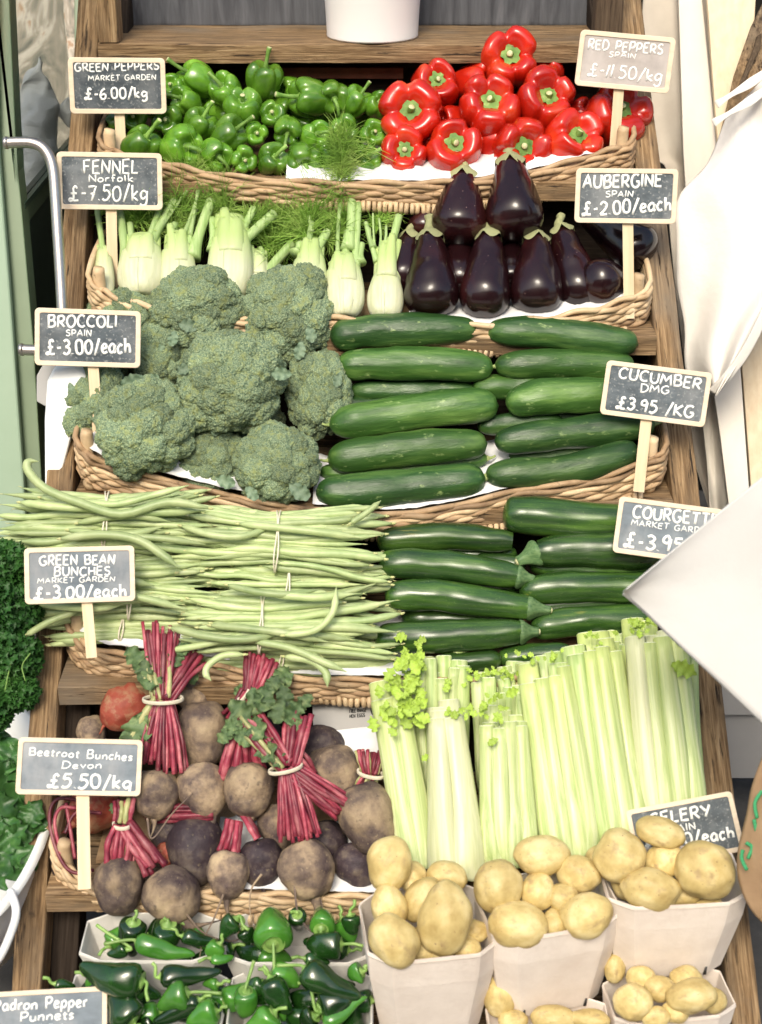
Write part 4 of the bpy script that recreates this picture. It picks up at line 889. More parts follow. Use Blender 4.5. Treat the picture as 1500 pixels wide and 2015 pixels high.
ZP = smoothprof([(0, 0), (.005, .30), (.02, .60), (.05, .84), (.12, .97), (.3, 1), (.6, .95), (.8, .88), (.92, .82), (1.0, .70)])
ZU = [([(990, 1012, .03), (1080, 1020, .03), (1180, 1026, .03), (1300, 1030, .03)], 76, None, 'fattest courgette, topmost on the right, with pale scratches'),
 ([(742, 1062, .015), (840, 1058, .02), (930, 1062, .02), (1008, 1070, .02)], 58, None, 'topmost courgette on the left with a yellow brown blush'),
 ([(745, 1108, .035), (850, 1112, .035), (940, 1124, .035), (1018, 1138, .035)], 66, (1052, 1140), 'courgette second on the left, bluish sheen, stalk at right'),
 ([(1300, 1090, .03), (1200, 1086, .03), (1130, 1086, .03), (1058, 1092, .03)], 70, (1018, 1106), 'courgette right of centre with its stalk pointing left'),
 ([(758, 1172, .035), (850, 1174, .035), (940, 1186, .035), (1038, 1196, .035)], 68, (1084, 1201), 'lighter green courgette third on the left, stalk at right'),
 ([(1022, 1160, .02), (1120, 1158, .02), (1220, 1156, .02), (1310, 1150, .02)], 66, None, 'courgette half covered by the bag corner'),
 ([(738, 1256, .035), (830, 1254, .035), (940, 1250, .035), (1024, 1244, .035)], 68, (1060, 1243), 'lowest courgette on the left above the celery tops'),
 ([(1044, 1238, .01), (1120, 1226, .01), (1200, 1218, .01), (1300, 1216, .01)], 66, None, 'very dark courgette just above the tall celery'),
 ([(1320, 1120, 0), (1180, 1118, 0), (1040, 1112, -.005)], 56, None, 'courgette deep between the right hand pair'),
 ([(860, 1304, .02), (920, 1300, .02), (988, 1302, .02)], 44, None, 'courgette end low down behind the celery leaves'),
 ([(980, 1292, .01), (1060, 1286, .01), (1130, 1282, .01)], 46, None, 'courgette end behind the middle celery tops'),
 ([(930, 1106, .0), (975, 1102, .0), (1035, 1112, .005)], 34, None, 'bright green courgette tip between two dark ones'),
 ([(640, 1330, .02), (665, 1328, .02), (690, 1325, .02)], 34, (722, 1318), 'small courgette end below the green beans'),
 ([(780, 1085, -.02), (900, 1090, -.02), (1020, 1095, -.02)], 50, None, 'dark courgette behind the upper left pair'),
 ([(790, 1215, -.015), (900, 1218, -.015), (1030, 1215, -.015)], 56, None, 'dark courgette between the two lowest on the left'),
 ([(790, 1145, -.015), (900, 1150, -.015), (1030, 1160, -.015)], 56, None, 'dark courgette behind the second and third on the left'),
 ([(1040, 1190, -.01), (1140, 1190, -.01), (1280, 1185, -.01)], 56, None, 'dark courgette behind the bag corner')]
for i, (pts, wd, stt, lab) in enumerate(ZU):
    wd *= rc_.uniform(.94, 1.05); pts = [(x, y + rc_.uniform(-4, 4), h) for x, y, h in pts]
    t, m, lp, rad = long_thing('courgette', lab, 'courgette', 'courgettes stacked in the fourth basket', pts, wd, ZP if stt or i in (0, 1) else prof_c, m_cour, seed=i + 40, ribs=6, ribamp=.014, nside=48, nseg=30)
    if stt:
        e = W(stt[0], stt[1], pts[-1][2]); el = m.inverted() @ e; a = lp[-1]
        path = catmull([a - (el - a) * .06, a.lerp(el, .25), a.lerp(el, .6), el], 12); r0_ = rad[-1]
        rr_ = [r0_ * q for q in (1.0, 1.04, 1.02, .95, .86, .76, .66, .58, .50, .44, .40, .38, .36)]
        v, f = sweep(path, circ(20), rr_, mod=lambda i, j, a, b: (a * (1 + .14 * ((j // 2) % 2) * min(1, i / 3)), b * (1 + .14 * ((j // 2) % 2) * min(1, i / 3)))); link('stalk', new_mesh('stalk', v, f, m_courst), t)
        d = (path[-1] - path[-2]).normalized(); v, f = sweep([path[-1] - d * .001, path[-1] + d * .0035], circ(12), [rr_[-1] * .9, rr_[-1] * .5]); link('cut_end', new_mesh('cut_end', v, f, m_stub), t)

# ---------------------------------------------------------------- aubergines
AP = smoothprof([(0, 0), (.01, .30), (.04, .58), (.10, .82), (.20, .97), (.32, 1.0), (.48, .92), (.62, .80), (.76, .66), (.88, .56), (.95, .46), (1, .30)])
AU = [([(902, 476, .02), (906, 410, .02), (912, 342, .02)], 110, (906, 312), 'round aubergine at the upper left of the aubergine pile'),
 ([(1016, 466, .035), (1010, 390, .035), (1003, 316, .035)], 114, (988, 282), 'tallest aubergine at the top, in front of the red peppers'),
 ([(850, 620, .03), (848, 545, .03), (846, 464, .02)], 108, (846, 440), 'first aubergine from left in the front row'),
 ([(953, 622, .035), (956, 545, .035), (963, 462, .03)], 102, (962, 434), 'second front aubergine, with a pale spot and shiny side'),
 ([(1055, 614, .03), (1056, 545, .03), (1055, 468, .02)], 104, (1054, 448), 'third front aubergine, calyx points splayed'),
 ([(1146, 604, .01), (1128, 530, .01), (1104, 452, .0)], 92, (1098, 438), 'aubergine leaning left behind the round one'),
 ([(1278, 512, .0), (1226, 470, .0), (1150, 420, -.01)], 100, None, 'aubergine lying diagonally behind the sign stake'),
 ([(792, 575, -.01), (798, 520, -.01), (806, 462, -.01)], 82, (804, 440), 'shaded aubergine beside the last fennel bulb'),
 ([(905, 580, -.02), (905, 530, -.02), (905, 470, -.02)], 86, None, 'aubergine deep between the first two in front'),
 ([(1006, 570, -.02), (1006, 530, -.02), (1006, 480, -.02)], 80, None, 'aubergine deep between the second and third in front'),
 ([(830, 470, -.03), (842, 430, -.03), (862, 400, -.03)], 70, None, 'aubergine in shade behind the upper left one')]
aub_cal = []
for s_ in range(3):
    rr = random.Random(s_); mb = MB(); n = 40; v = []; f = []
    for (a, z) in ((.02, 1.0), (.5, .98), (.85, .80), (1.05, .45), (1.18, .02), (1.28, -.50)):
        for j in range(n):
            th = 2 * math.pi * j / n; s2 = max(0, math.cos(th * 2.5 + s_)) ** .6 if a > .8 else 1
            cut = .55 + .45 * abs(math.cos(th * 2.5 + s_)) ** .8
            zz = z if a < .9 else .8 + (z - .8) * cut ** 1.6
            q = a * (1 + .06 * ns((math.cos(th), math.sin(th), z), 2, s_)) * (1.0 if a < .9 else (1 + .10 * (1 - cut)))
            v.append(Vector((q * math.cos(th), q * math.sin(th), zz)))
    for i in range(5):
        for j in range(n): k = (j + 1) % n; f.append((i * n + j, (i + 1) * n + j, (i + 1) * n + k, i * n + k))
    mb.add(v, f)
    c = catmull([(0, 0, .9), (.05, 0, 1.4), (.1 + .5 * (s_ - 1), .1, 2.1), (.2 + .9 * (s_ - 1), .1, 2.6)], 12)
    v, f = sweep(c, circ(10), [.75, .62, .52, .46, .42, .40, .38, .38, .38, .40, .43, .46, .44], mod=lambda i, j, a, b: (a * (1 + .1 * (j % 2)), b * (1 + .1 * (j % 2)))); mb.add(v, f)
    aub_cal.append(mb.mesh('calyx', [m_aubcal]))
for i, (pts, wd, cal, lab) in enumerate(AU):
    t, m, lp, rad = long_thing('aubergine', lab, 'aubergine', 'aubergines piled in the second basket', pts, wd, AP, m_aub, seed=i + 80, nside=32, nseg=34, wob=.05)
    if cal:
        d = (lp[-1] - lp[-4]).normalized(); r_ = rad[-4] * 1.04
        link('calyx', aub_cal[[2, 0, 1, 1, 2, 0, 1, 0][i % 8]], t, frame(lp[-1] - d * r_ * .55, d, (0, 1, 0), rnd.uniform(0, 1)) @ Matrix.Diagonal((r_ * 1.12, r_ * 1.12, r_ * 1.05, 1)))
c = W(1182, 553, .03); kx = sc(c)
t = thing('aubergine', 'round looking aubergine seen end on, beside the sign stake', 'aubergine', frame(c, vd(-.75, .1, .75), (0, 0, 1)), 'aubergines piled in the second basket')
zz = [(-.062 * 1 + .16 * 0)]
lp = catmull([Vector((0, 0, .040)), Vector((0, 0, 0)), Vector((0, 0, -.05)), Vector((0, 0, -.12))], 30)
v, f = sweep([Vector((0, 0, .047 - .165 * (.5 - .5 * math.cos(math.pi * q / 30)))) for q in range(31)], circ(32), [max(.0005, lerpl(AP, .5 - .5 * math.cos(math.pi * q / 30)) * 46 * kx) for q in range(31)], cap=False)
v = [p + Vector((ns(p, 20, 3), ns(p, 20, 8), 0)) * .003 for p in v]
link('skin', new_mesh('skin', v, f, m_aub), t)

# ---------------------------------------------------------------- fennel
def tuft(mb, path, n, ln, rr, rad=.0006, spread=1.0, up=.5):
    """fine filaments round a spine, branching once"""
    m_ = len(path)
    for _ in range(n):
        k = rr.random() ** .8 * (m_ - 1); i = int(k); p = path[i].lerp(path[min(i + 1, m_ - 1)], k - i)
        t = (path[min(i + 1, m_ - 1)] - path[max(i - 1, 0)]).normalized()
        d = (Vector((rr.gauss(0, 1), rr.gauss(0, 1), rr.gauss(0, 1))).normalized() * spread + t * up).normalized()
        l_ = ln * rr.uniform(.5, 1.15); b_ = Vector((rr.gauss(0, 1), rr.gauss(0, 1), rr.gauss(0, 1) - .3)) * l_ * .30
        q0, q1, q2, q3 = p, p + d * l_ * .35 + b_ * .1, p + d * l_ * .7 + b_ * .45, p + d * l_ + b_
        s_ = d.cross(Vector((rr.gauss(0, 1), rr.gauss(0, 1), rr.gauss(0, 1)))).normalized() * rad; s2 = d.cross(s_).normalized() * rad
        b = len(mb.v)
        for q, w_ in ((q0, 1), (q1, 1), (q2, .9), (q3, .4)): mb.v += [q + s_ * w_, q - s_ * w_ * .5 + s2 * w_, q - s_ * w_ * .5 - s2 * w_]
        for a in range(3):
            for c_ in range(3): e_ = (c_ + 1) % 3; mb.f.append((b + a * 3 + c_, b + a * 3 + e_, b + a * 3 + 3 + e_, b + a * 3 + 3 + c_)); mb.mi.append(0)
FEN = [ # x centre, bottom y, shoulder y, width, stalks [(from, to, width)], fronds [(path, n, len)]
 (207, 588, 500, 44, [((203, 500), (192, 415), 12)], [((195, 430), (190, 400), 30, 20)], 'narrow fennel bulb at the far left behind the sign stake'),
 (277, 582, 478, 100, [((246, 500), (236, 418), 17), ((256, 495), (256, 440), 13), ((288, 480), (318, 400), 13), ((300, 478), (345, 395), 17), ((300, 470), (388, 345), 6)],
   [((335, 420), (360, 335), 240, 54), ((256, 445), (255, 425), 90, 30), ((375, 360), (400, 315), 160, 50), ((270, 440), (300, 400), 160, 55)], 'first full fennel bulb, right of the sign stake'),
 (352, 590, 472, 78, [((338, 475), (345, 440), 14), ((372, 478), (384, 410), 11), ((386, 485), (416, 395), 20), ((378, 440), (392, 345), 6), ((370, 440), (400, 350), 6)],
   [((360, 430), (375, 345), 280, 54), ((330, 470), (345, 420), 200, 45), ((416, 395), (420, 365), 60, 25)], 'second full fennel bulb, narrow with one thick cut stalk'),
 (452, 588, 440, 96, [((418, 480), (418, 430), 14), ((450, 450), (454, 425), 16), ((468, 470), (500, 410), 15), ((476, 480), (540, 420), 20), ((434, 470), (434, 425), 12)],
   [((450, 425), (440, 370), 330, 60), ((470, 440), (520, 430), 200, 50), ((418, 430), (410, 385), 160, 50)], 'widest fennel bulb with two stalks angled right'),
 (505, 600, 510, 70, [((528, 535), (575, 480), 20), ((515, 500), (512, 488), 10)], [((520, 490), (590, 430), 420, 62), ((540, 440), (600, 400), 300, 60)], 'fennel bulb mostly hidden behind the right broccoli'),
 (607, 612, 490, 78, [((584, 495), (590, 480), 16), ((606, 500), (614, 438), 12), ((622, 500), (645, 455), 18), ((612, 450), (608, 425), 7)],
   [((600, 470), (610, 410), 320, 60), ((610, 420), (650, 380), 260, 65)], 'fennel bulb right of the broccoli with a short thick stalk'),
 (679, 624, 515, 88, [((680, 505), (684, 455), 15), ((686, 470), (692, 385), 18), ((700, 500), (706, 400), 13), ((666, 500), (670, 390), 8), ((710, 510), (712, 480), 14)],
   [((672, 395), (674, 262), 430, 46), ((668, 330), (690, 285), 110, 36), ((640, 480), (675, 430), 240, 45), ((655, 420), (665, 350), 160, 50)], 'fennel bulb with a tall feathery frond reaching over the rim'),
 (758, 626, 490, 74, [((738, 500), (720, 438), 9), ((733, 480), (726, 450), 9), ((764, 500), (785, 425), 16), ((748, 480), (746, 430), 5), ((756, 480), (760, 445), 6), ((736, 470), (734, 420), 4)],
   [((740, 460), (735, 420), 60, 30), ((760, 440), (775, 420), 40, 30)], 'last fennel bulb, pear shaped, beside the aubergines')]
for i, (cx, yb, ys, wd, stalks, fr_, lab) in enumerate(FEN):
    wd *= .90; ys += 10
    h = .02 if i not in (0,) else 0
    if i == 4: h = -.01
    A = W(cx, yb, h + .01); B = W(cx + (4 if i % 2 else -3), ys - 22, h); k = sc(A); m = frame(A, B - A, N_); L = (B - A).length
    t = thing('fennel_bulb', lab, 'fennel', m, 'fennel bulbs standing in the second basket'); Mi = m.inverted()
    bp = smoothprof([(0, .30), (.02, .52), (.08, .72), (.22, .92), (.38, .97), (.55, .93), (.72, .84), (.88, .72), (1, .60)] if i != 7 else [(0, .30), (.02, .60), (.08, .86), (.2, 1.0), (.34, .98), (.5, .80), (.65, .56), (.8, .52), (1, .50)])
    def shell(s0, scl, a0, a1, z0, z1, seed):
        v = []; f = []; nu, nv = 22, 20
        for b in range(nv + 1):
            z = z0 + (z1 - z0) * b / nv; tt = z / L
            for a in range(nu + 1):
                th = a0 + (a1 - a0) * a / nu
                r_ = lerpl(bp, min(1, max(0, tt))) * wd * k / 2 * scl * (1 + .03 * ns((math.cos(th) * 2, math.sin(th) * 2, z * 8), 1, seed))
                edge = 1 - abs(a / nu - .5) * 2
                r_ *= 1 + .010 * math.cos(th * 26 + seed)
                top = (1 - edge) * -.0 
                v.append(Vector((r_ * math.cos(th), r_ * .70 * math.sin(th), z + (-.010 * (1 - edge) ** 2 * (b / nv)) )))
        for b in range(nv):
            for a in range(nu): q = b * (nu + 1) + a; f.append((q, q + 1, q + nu + 2, q + nu + 1))
        return v, f
    v, f = sweep([Vector((0, 0, L * q / 24)) for q in range(25)], circ(44), [(lerpl(bp, q / 24) * wd * k / 2 * .94, lerpl(bp, q / 24) * wd * k / 2 * .94 * .7) for q in range(25)], ref=(0, 1, 0))
    link('bulb', new_mesh('bulb', v, f, m_fennel), t)
    for s_, (a0, a1, z1, sc_) in enumerate([(.2 + .3 * (i % 3), 2.1 + .3 * (i % 3), .96, 1.0), (1.5 - .2 * (i % 2), 3.4, .80, 1.03), (-.4, 1.35 + .2 * (i % 3), .72, 1.05), (3.3, 5.9, .9, 1.02)]):
        v, f = shell(0, sc_, a0, a1, -.001, L * z1, i * 5 + s_)
        o = link('bulb_layer', new_mesh('bulb_layer', v, f, m_fennel), t); so = o.modifiers.new('s', 'SOLIDIFY'); so.thickness = .0022; so.offset = 0
    for (a, b, w_) in stalks:
        pa, pb = Mi @ W(a[0], a[1], h + .004), Mi @ W(b[0], b[1], h - .004)
        dd = (pb - pa); pa = pa - dd * .25
        pts = catmull([pa, pa.lerp(pb, .5) + Vector((rnd.uniform(-.003, .003), 0, 0)), pb], 10)
        v, f = sweep(pts, circ(16), [w_ * k / 2 * (1.0 + .75 * max(0, 1 - q / 4) ** 1.5) for q in range(11)], mod=lambda i, j, a, b: (a * (1 + .05 * (j % 2)), b * (1 + .05 * (j % 2))))
        o = link('stalk', new_mesh('stalk', v, f, m_fstalk), t)
        if w_ > 8:
            d = (pts[-1] - pts[-2]).normalized(); v, f = sweep([pts[-1] - d * .0005, pts[-1] + d * .0012], circ(12), [w_ * k / 2 * .93, w_ * k / 2 * .8]); link('cut_end', new_mesh('cut_end', v, f, m_fcut), o)
    rs = random.Random(i + 60)
    for q_ in range(5):
        u = (q_ + .5) / 5 * 2 - 1; x0_ = u * wd * k * .24; yy_ = (.18 if q_ % 2 else -.05) * wd * k
        tip_ = Vector((x0_ * 1.55 + rs.uniform(-.003, .003), yy_ * .9, L + rs.uniform(-14, 16) * k)); c_ = catmull([Vector((x0_ * .8, yy_ * .9, L * .50)), Vector((x0_ * 1.1, yy_, L * .80)), tip_], 12)
        w0_ = wd * k * rs.uniform(.22, .29)
        v, f = sweep(c_, circ(16), [(w0_ * (1 - .62 * (g_ / 12) ** 1.2), w0_ * .75 * (1 - .62 * (g_ / 12) ** 1.2)) for g_ in range(13)], ref=(0, 1, 0), mod=lambda i, j, a, b: (a * (1 + .03 * (j % 2)), b * (1 + .05 * (j % 2))))
        link('sheath', new_mesh('sheath', v, f, m_fennel), t)
    mb = MB(); rr = random.Random(i + 3)
    for (a, b, n_, ln) in fr_:
        hh = h + (.045 if b[1] < 300 else -.030)
        pa, pb = Mi @ W(a[0], a[1], h - (.0 if b[1] < 300 else .016)), Mi @ W(b[0], b[1], hh)
        mid = pa.lerp(pb, .5) + Vector((rr.uniform(-.01, .01), 0, 0)); c = catmull([pa, mid, pb], 10)
        for q in range(5):
            off = Vector((rr.gauss(0, 1) * .012, rr.gauss(0, 1) * .008, 0)); cc = [p + off * (j / 10) for j, p in enumerate(c)]
            v, f = sweep(cc, circ(4), .0009); mb.add(v, f)
            tuft(mb, cc, int(n_ / 5 * 2.6), ln * k * 1.0, rr, .00075)
    o = link('fronds', mb.mesh('fronds', [m_frond]), t); o['kind'] = 'stuff'
# ---------------------------------------------------------------- broccoli
import bmesh
def ico(sub, rad=1.0):
    bm = bmesh.new(); bmesh.ops.create_icosphere(bm, subdivisions=sub, radius=rad)
    v = [x.co.copy() for x in bm.verts]; f = [tuple(q.index for q in p.verts) for p in bm.faces]; bm.free(); return v, f
flo = []
iv, if_ = ico(6)
for s_ in range(5):
    v = []
    for p in iv:
        o = Vector((s_ * 7.1, 0, 0))
        lump = noise.voronoi(p * 1.9 + o)[0][0]
        bud = noise.voronoi(p * 8.5 + o)[0][0]; q = 1 + .24 * (.55 - lump) + .07 * noise.noise(p * 4 + o) + .14 * (.5 - bud) 
        v.append(p * q)
    flo.append(new_mesh('floret', v, if_, m_broc))
def leaf_mesh(name, mat_, seed, wl=.45, lobes=0, ruff=.10, curl=.4, nu=8, nv=16, stalk=True, thick=False):
    rr = random.Random(seed); v = []; f = []
    for b in range(nv + 1):
        t = b / nv; w_ = wl * math.sin(min(1, t * 1.02 + .03) * math.pi) ** .6 * (1 - .25 * t)
        if lobes: w_ *= 1 - .45 * abs(math.sin(t * math.pi * lobes)) ** 2
        for a in range(nu + 1):
            u = a / nu * 2 - 1
            e = abs(u) ** 2
            z = ruff * e * math.sin(t * 19 + seed + (2 if u > 0 else 0)) + .25 * abs(u) * w_ - curl * t * t * .5 + ruff * .5 * noise.noise(Vector((u * 3, t * 6, seed)))
            v.append(Vector((u * w_ * (1 + .1 * math.sin(t * 31 + seed) * e), t, z)))
    for b in range(nv):
        for a in range(nu): q = b * (nu + 1) + a; f.append((q, q + 1, q + nu + 2, q + nu + 1))
    return new_mesh(name, v, f, mat_)
bleaf = [leaf_mesh('leaf', m_bleaf, s_, .5, 0, .10, .3) for s_ in range(3)]
BR = [(165, 690, 110, 120, -.02, 'broccoli head at the far left edge, above the white tray', []), (480, 840, 130, 110, -.04, 'broccoli head deep between the central and lower heads', []), (230, 660, 120, 150, -.04, 'broccoli head deep behind the sign board', []), (482, 670, 170, 130, -.04, 'broccoli head deep between the two top heads', []),
      (262, 640, 120, 140, .0, 'broccoli head behind the top right of its sign', [(300, 745, 26, 1)]), (325, 700, 120, 140, .0, 'broccoli head between the sign and the central head', [(318, 683, 16, 2)]),
      (188, 800, 140, 170, .0, 'leftmost broccoli head behind the sign stake', [(140, 765, 18, 0)]), (392, 612, 180, 165, .02, 'broccoli head at the top, second from the left', [(372, 640, 34, 0), (340, 668, 26, 1)]),
      (566, 622, 176, 190, .025, 'broccoli head at the upper right touching the fennel', [(612, 660, 28, 2), (590, 692, 30, 1)]), (628, 775, 126, 165, .015, 'broccoli head at the right edge beside the cucumbers', [(665, 750, 24, 0)]),
      (415, 908, 130, 130, .015, 'small broccoli head in the middle of the bottom row', [(425, 845, 26, 1), (446, 948, 34, 2)]), (455, 758, 200, 190, .075, 'large broccoli head at the centre of the pile', [(362, 725, 28, 0), (552, 735, 34, 1)]),
      (286, 845, 188, 182, .075, 'large broccoli head at the lower left, by the stake foot', [(262, 752, 44, 2)]), (546, 918, 164, 156, .055, 'broccoli head at the lower right above the rim', [(497, 972, 28, 0), (592, 968, 40, 1), (522, 845, 20, 2)])]
for i, (x, y, wd, hh, h, lab, lv) in enumerate(BR):
    c = W(x, y, h - .01); k = sc(c); m = basis(c, X_, (UP + S_).normalized(), (X_.cross((UP + S_).normalized()))) @ Matrix.Diagonal((wd * k / 2 * (.99 if h >= 0 else 1.15), hh * k / 2 * (1.0 if h >= 0 else 1.15), .5 * (wd + hh) * k / 2 * .85, 1))
    t = thing('broccoli_head', lab, 'broccoli', m, 'broccoli heads heaped in the third basket')
    rr = random.Random(i * 3 + 1); pts_ = []; n_ = 30
    for j in range(n_):
        z = 1 - (j + .5) / n_ * 1.12; r_ = math.sqrt(max(0, 1 - z * z)); a = j * 2.39996 + i
        s2 = rr.uniform(.25, .40) * (1.1 if z > .3 else .9); q = .80 + rr.uniform(-.05, .06)
        r4 = Matrix.Rotation(rr.uniform(0, 6), 4, 'X') @ Matrix.Rotation(rr.uniform(0, 6), 4, 'Z')
        link('floret', flo[rr.randrange(5)], t, T(Vector((r_ * math.cos(a) * q, r_ * math.sin(a) * q, z * .78))) @ r4 @ Matrix.Diagonal((s2, s2, s2, 1)))
    link('floret', flo[i % 5], t, Matrix.Diagonal((.74, .74, .66, 1)))
    v, f = sweep([Vector((0, 0, -.5)), Vector((0, -.02, -.9)), Vector((.02, -.05, -1.35))], circ(14), [.34, .26, .24]); link('stem', new_mesh('stem', v, f, m_bstem), t)
    mi_ = m.inverted()
    for (lx, ly, ls, kd) in lv:
        p = W(lx, ly, h + .055); ax = vd(rr.uniform(-1, 1), rr.uniform(-.2, 1), .7)
        lm = basis(p, vd(1, rr.uniform(-.5, .5), 0), ax, vd(0, .2, 1)); 
        zz = vd(.1, -.2, 1); yy = vd(rr.uniform(-1, 1), rr.uniform(-.6, 1), .3); yy = (yy - zz * yy.dot(zz)).normalized(); xx = yy.cross(zz)
        link('leaf', bleaf[kd], t, mi_ @ basis(p - yy * ls * k * .5, xx, yy, zz) @ Matrix.Diagonal((ls * k * .85, ls * k * 1.2, ls * k, 1)))

# ---------------------------------------------------------------- green beans
def bunch(label, x0, x1, y, th, bx_, by, n, h, seed, tilt=0, bandw=6, dens=1.0):
    n = int(n * 1.2)
    """bean bunch from photo x0 to x1 around y; th thick; band at bx_"""
    rr = random.Random(seed); org = W(bx_, by, h)
    t = thing('bean_bunch', label, 'green beans', T(org), 'green bean bunches laid across the fourth basket')
    k = sc(org)
    for j in range(n):
        a = rr.uniform(0, 2 * math.pi); q = math.sqrt(rr.random())
        if rr.random() < .70: a = rr.uniform(-.1, math.pi + .1); q = max(q, .55)       # more of them on the side one sees
        ny, nh = math.cos(a) * q, math.sin(a) * q * .6
        ln = rr.uniform(.50, .80) * (x1 - x0); ca = rr.uniform(x0 + ln / 2 - 10, x1 - ln / 2 + 12); s0, s1 = ca - ln / 2, ca + ln / 2
        if not (s0 < bx_ - 12 and s1 > bx_ + 12):
            if s0 >= bx_ - 12: s0 = bx_ - rr.uniform(20, 60)
            else: s1 = bx_ + rr.uniform(20, 60)
        flip = rr.random() < .5
        ctrl = []
        bend0, bend1 = rr.gauss(0, .20), rr.gauss(0, .20)
        for u in (0, .25, .5, .75, 1):
            x = s0 + (s1 - s0) * u; d = (x - bx_) / 180
            spread = 1 + .40 * min(1.5, abs(d)); yy = by + (x - bx_) * tilt - ny * th / 2 * spread + rr.uniform(-3.5, 3.5) + (bend0 if d < 0 else bend1) * 34 * d * d * (1 if d < 0 else 1)
            hh_ = h + nh * th * k * .5 * (1 + .2 * abs(d)) - .015 * abs(d) + rr.uniform(-.002, .002)
            ctrl.append(W(x, yy, hh_) - org)
        if flip: ctrl.reverse()
        c = catmull(ctrl, 22); r_ = rr.uniform(5.4, 7.9) * k
        if j % 9 == 0: r_ *= 1.15
        rad = [r_ * min(1, .25 + q_ * .5) if q_ < 2 else (r_ * max(.12, (22 - q_) / 3.2 * .8 + .1) if q_ > 19 else r_ * (1 + .07 * math.sin(q_ * 1.1 + j))) for q_ in range(23)]
        v, f = sweep(c, circ(9), rad, ref=(0, -.5, .8)); mb = MB(); mb.add(v, f)
        d = (c[0] - c[1]).normalized(); v, f = sweep([c[0] - d * .001, c[0] + d * .004, c[0] + d * .007 + Vector((0, 0, .001))], circ(6), [r_ * .42, r_ * .34, r_ * .2]); mb.add(v, f, 1)
        d = (c[-1] - c[-2]).normalized(); v, f = sweep([c[-1], c[-1] + d * .005 + Vector((0, rr.uniform(-.002, .002), rr.uniform(-.003, .003))), c[-1] + d * .009 + Vector((0, 0, rr.uniform(-.006, .006)))], circ(5), [r_ * .16, r_ * .10, r_ * .04]); mb.add(v, f, 1)
        link('bean', mb.mesh('bean', [m_bean, m_beantip]), t)
    lp = []
    for q in range(41):
        a = 2 * math.pi * q / 40; lp.append(W(bx_ + 4 * math.cos(a), by - math.cos(a) * th * .56, h + math.sin(a) * th * k * .36 + .004) - org)
    for off in (-.0022, .0022):
        v, f = sweep([p + X_ * (off + .0015 * math.sin(q * .5 + off * 900)) for q, p in enumerate(lp)], rrect(1, 1, .4, 2), [(.0017, .0014)] * 41, ref=(1, 0, 0), cap=False)
        link('rubber_band', new_mesh('rubber_band', v, f, m_band), t)
bunch('green bean bunch at the lower left, mostly under the sign', 70, 430, 1232, 60, 240, 1230, 24, .035, 1)
bunch('bottom green bean bunch touching the rim of the basket', 350, 775, 1296, 52, 555, 1294, 24, .035, 2, .015)
bunch('green bean bunch at the left behind the green bean sign', -30, 420, 1155, 120, 257, 1152, 56, .06, 3, .0)
bunch('green bean bunch in the middle right with a thin band', 340, 775, 1155, 96, 567, 1153, 42, .05, 4, .02)
bunch('top left green bean bunch with the longest curled bean', 0, 420, 1025, 104, 207, 1026, 46, .075, 5, -.02)
bunch('top right green bean bunch under the broccoli basket', 330, 765, 1066, 108, 545, 1066, 48, .075, 6, .04)
bunch('front right green bean bunch above the beet stems', 350, 780, 1228, 100, 514, 1230, 44, .075, 7, .0)
def odd_bean(label, pts, r_=8):
    wp = catmull([W(*p) for p in pts], 28); org = wp[14]; k = sc(org)
    rad = [r_ * k * (min(1, .3 + q * .3) if q < 3 else (max(.12, (28 - q) / 5) if q > 23 else 1)) for q in range(29)]
    v, f = sweep([p - org for p in wp], circ(10), rad, ref=(0, -.5, .8)); mb = MB(); mb.add(v, f)
    d = (wp[0] - wp[1]).normalized(); v, f = sweep([wp[0] - org - d * .001, wp[0] - org + d * .004, wp[0] - org + d * .008], circ(6), [.0032, .0026, .0014]); mb.add(v, f, 1)
    o = link('green_bean', mb.mesh('green_bean', [m_bean, m_beantip]), None, T(org)); tag(o, label, 'green bean', 'single green beans lying over the bunches')
rq = random.Random(31); LBLS = []
for q in range(18):
    y = rq.uniform(985, 1285); x = rq.choice([rq.uniform(20, 200), rq.uniform(330, 560)]); L_ = rq.uniform(160, 260); a = rq.gauss(0, .10); b = rq.gauss(0, 12)
    h = .118 if y < 1240 else .10
    if x < 300 and (y > 1210): continue
    odd_bean('LBL', [(x, y, h - .012), (x + L_ * .33, y + a * L_ * .33 + b * .7, h), (x + L_ * .66, y + a * L_ * .66 + b * .8, h), (x + L_, y + a * L_, h - .014)], rq.uniform(6.5, 8.5))
odd_bean('longest green bean, its hooked tip curling up over the white tray', [(412, 1000, .13), (330, 988, .135), (240, 1012, .135), (160, 990, .135), (90, 962, .135), (55, 925, .135), (58, 908, .135), (76, 908, .135)], 9)
odd_bean('green bean crossing up right towards the broccoli basket', [(172, 988, .125), (230, 992, .13), (300, 975, .13), (372, 955, .13)], 7)
odd_bean('green bean bending down right beside the green bean sign', [(120, 1060, .12), (200, 1052, .13), (270, 1062, .13), (320, 1092, .13), (352, 1118, .13)], 9)
odd_bean('curved green bean rising like a hook in the right bunch', [(560, 1250, .13), (620, 1240, .13), (655, 1205, .13), (662, 1155, .13)], 7)
odd_bean('green bean drooping over the rim between the beet stems', [(480, 1288, .10), (440, 1290, .10), (412, 1308, .10), (405, 1325, .10), (416, 1340, .10)], 7)
odd_bean('pointed green bean hanging over the rim at the centre', [(560, 1292, .10), (610, 1300, .10), (640, 1322, .10), (645, 1352, .10)], 8)
odd_bean('long green bean slanting down right to the rim', [(500, 1262, .11), (570, 1275, .11), (630, 1300, .11), (682, 1322, .11)], 8)
odd_bean('green bean pointing up right over the courgettes', [(690, 1030, .10), (720, 1010, .10), (750, 985, .10)], 6)
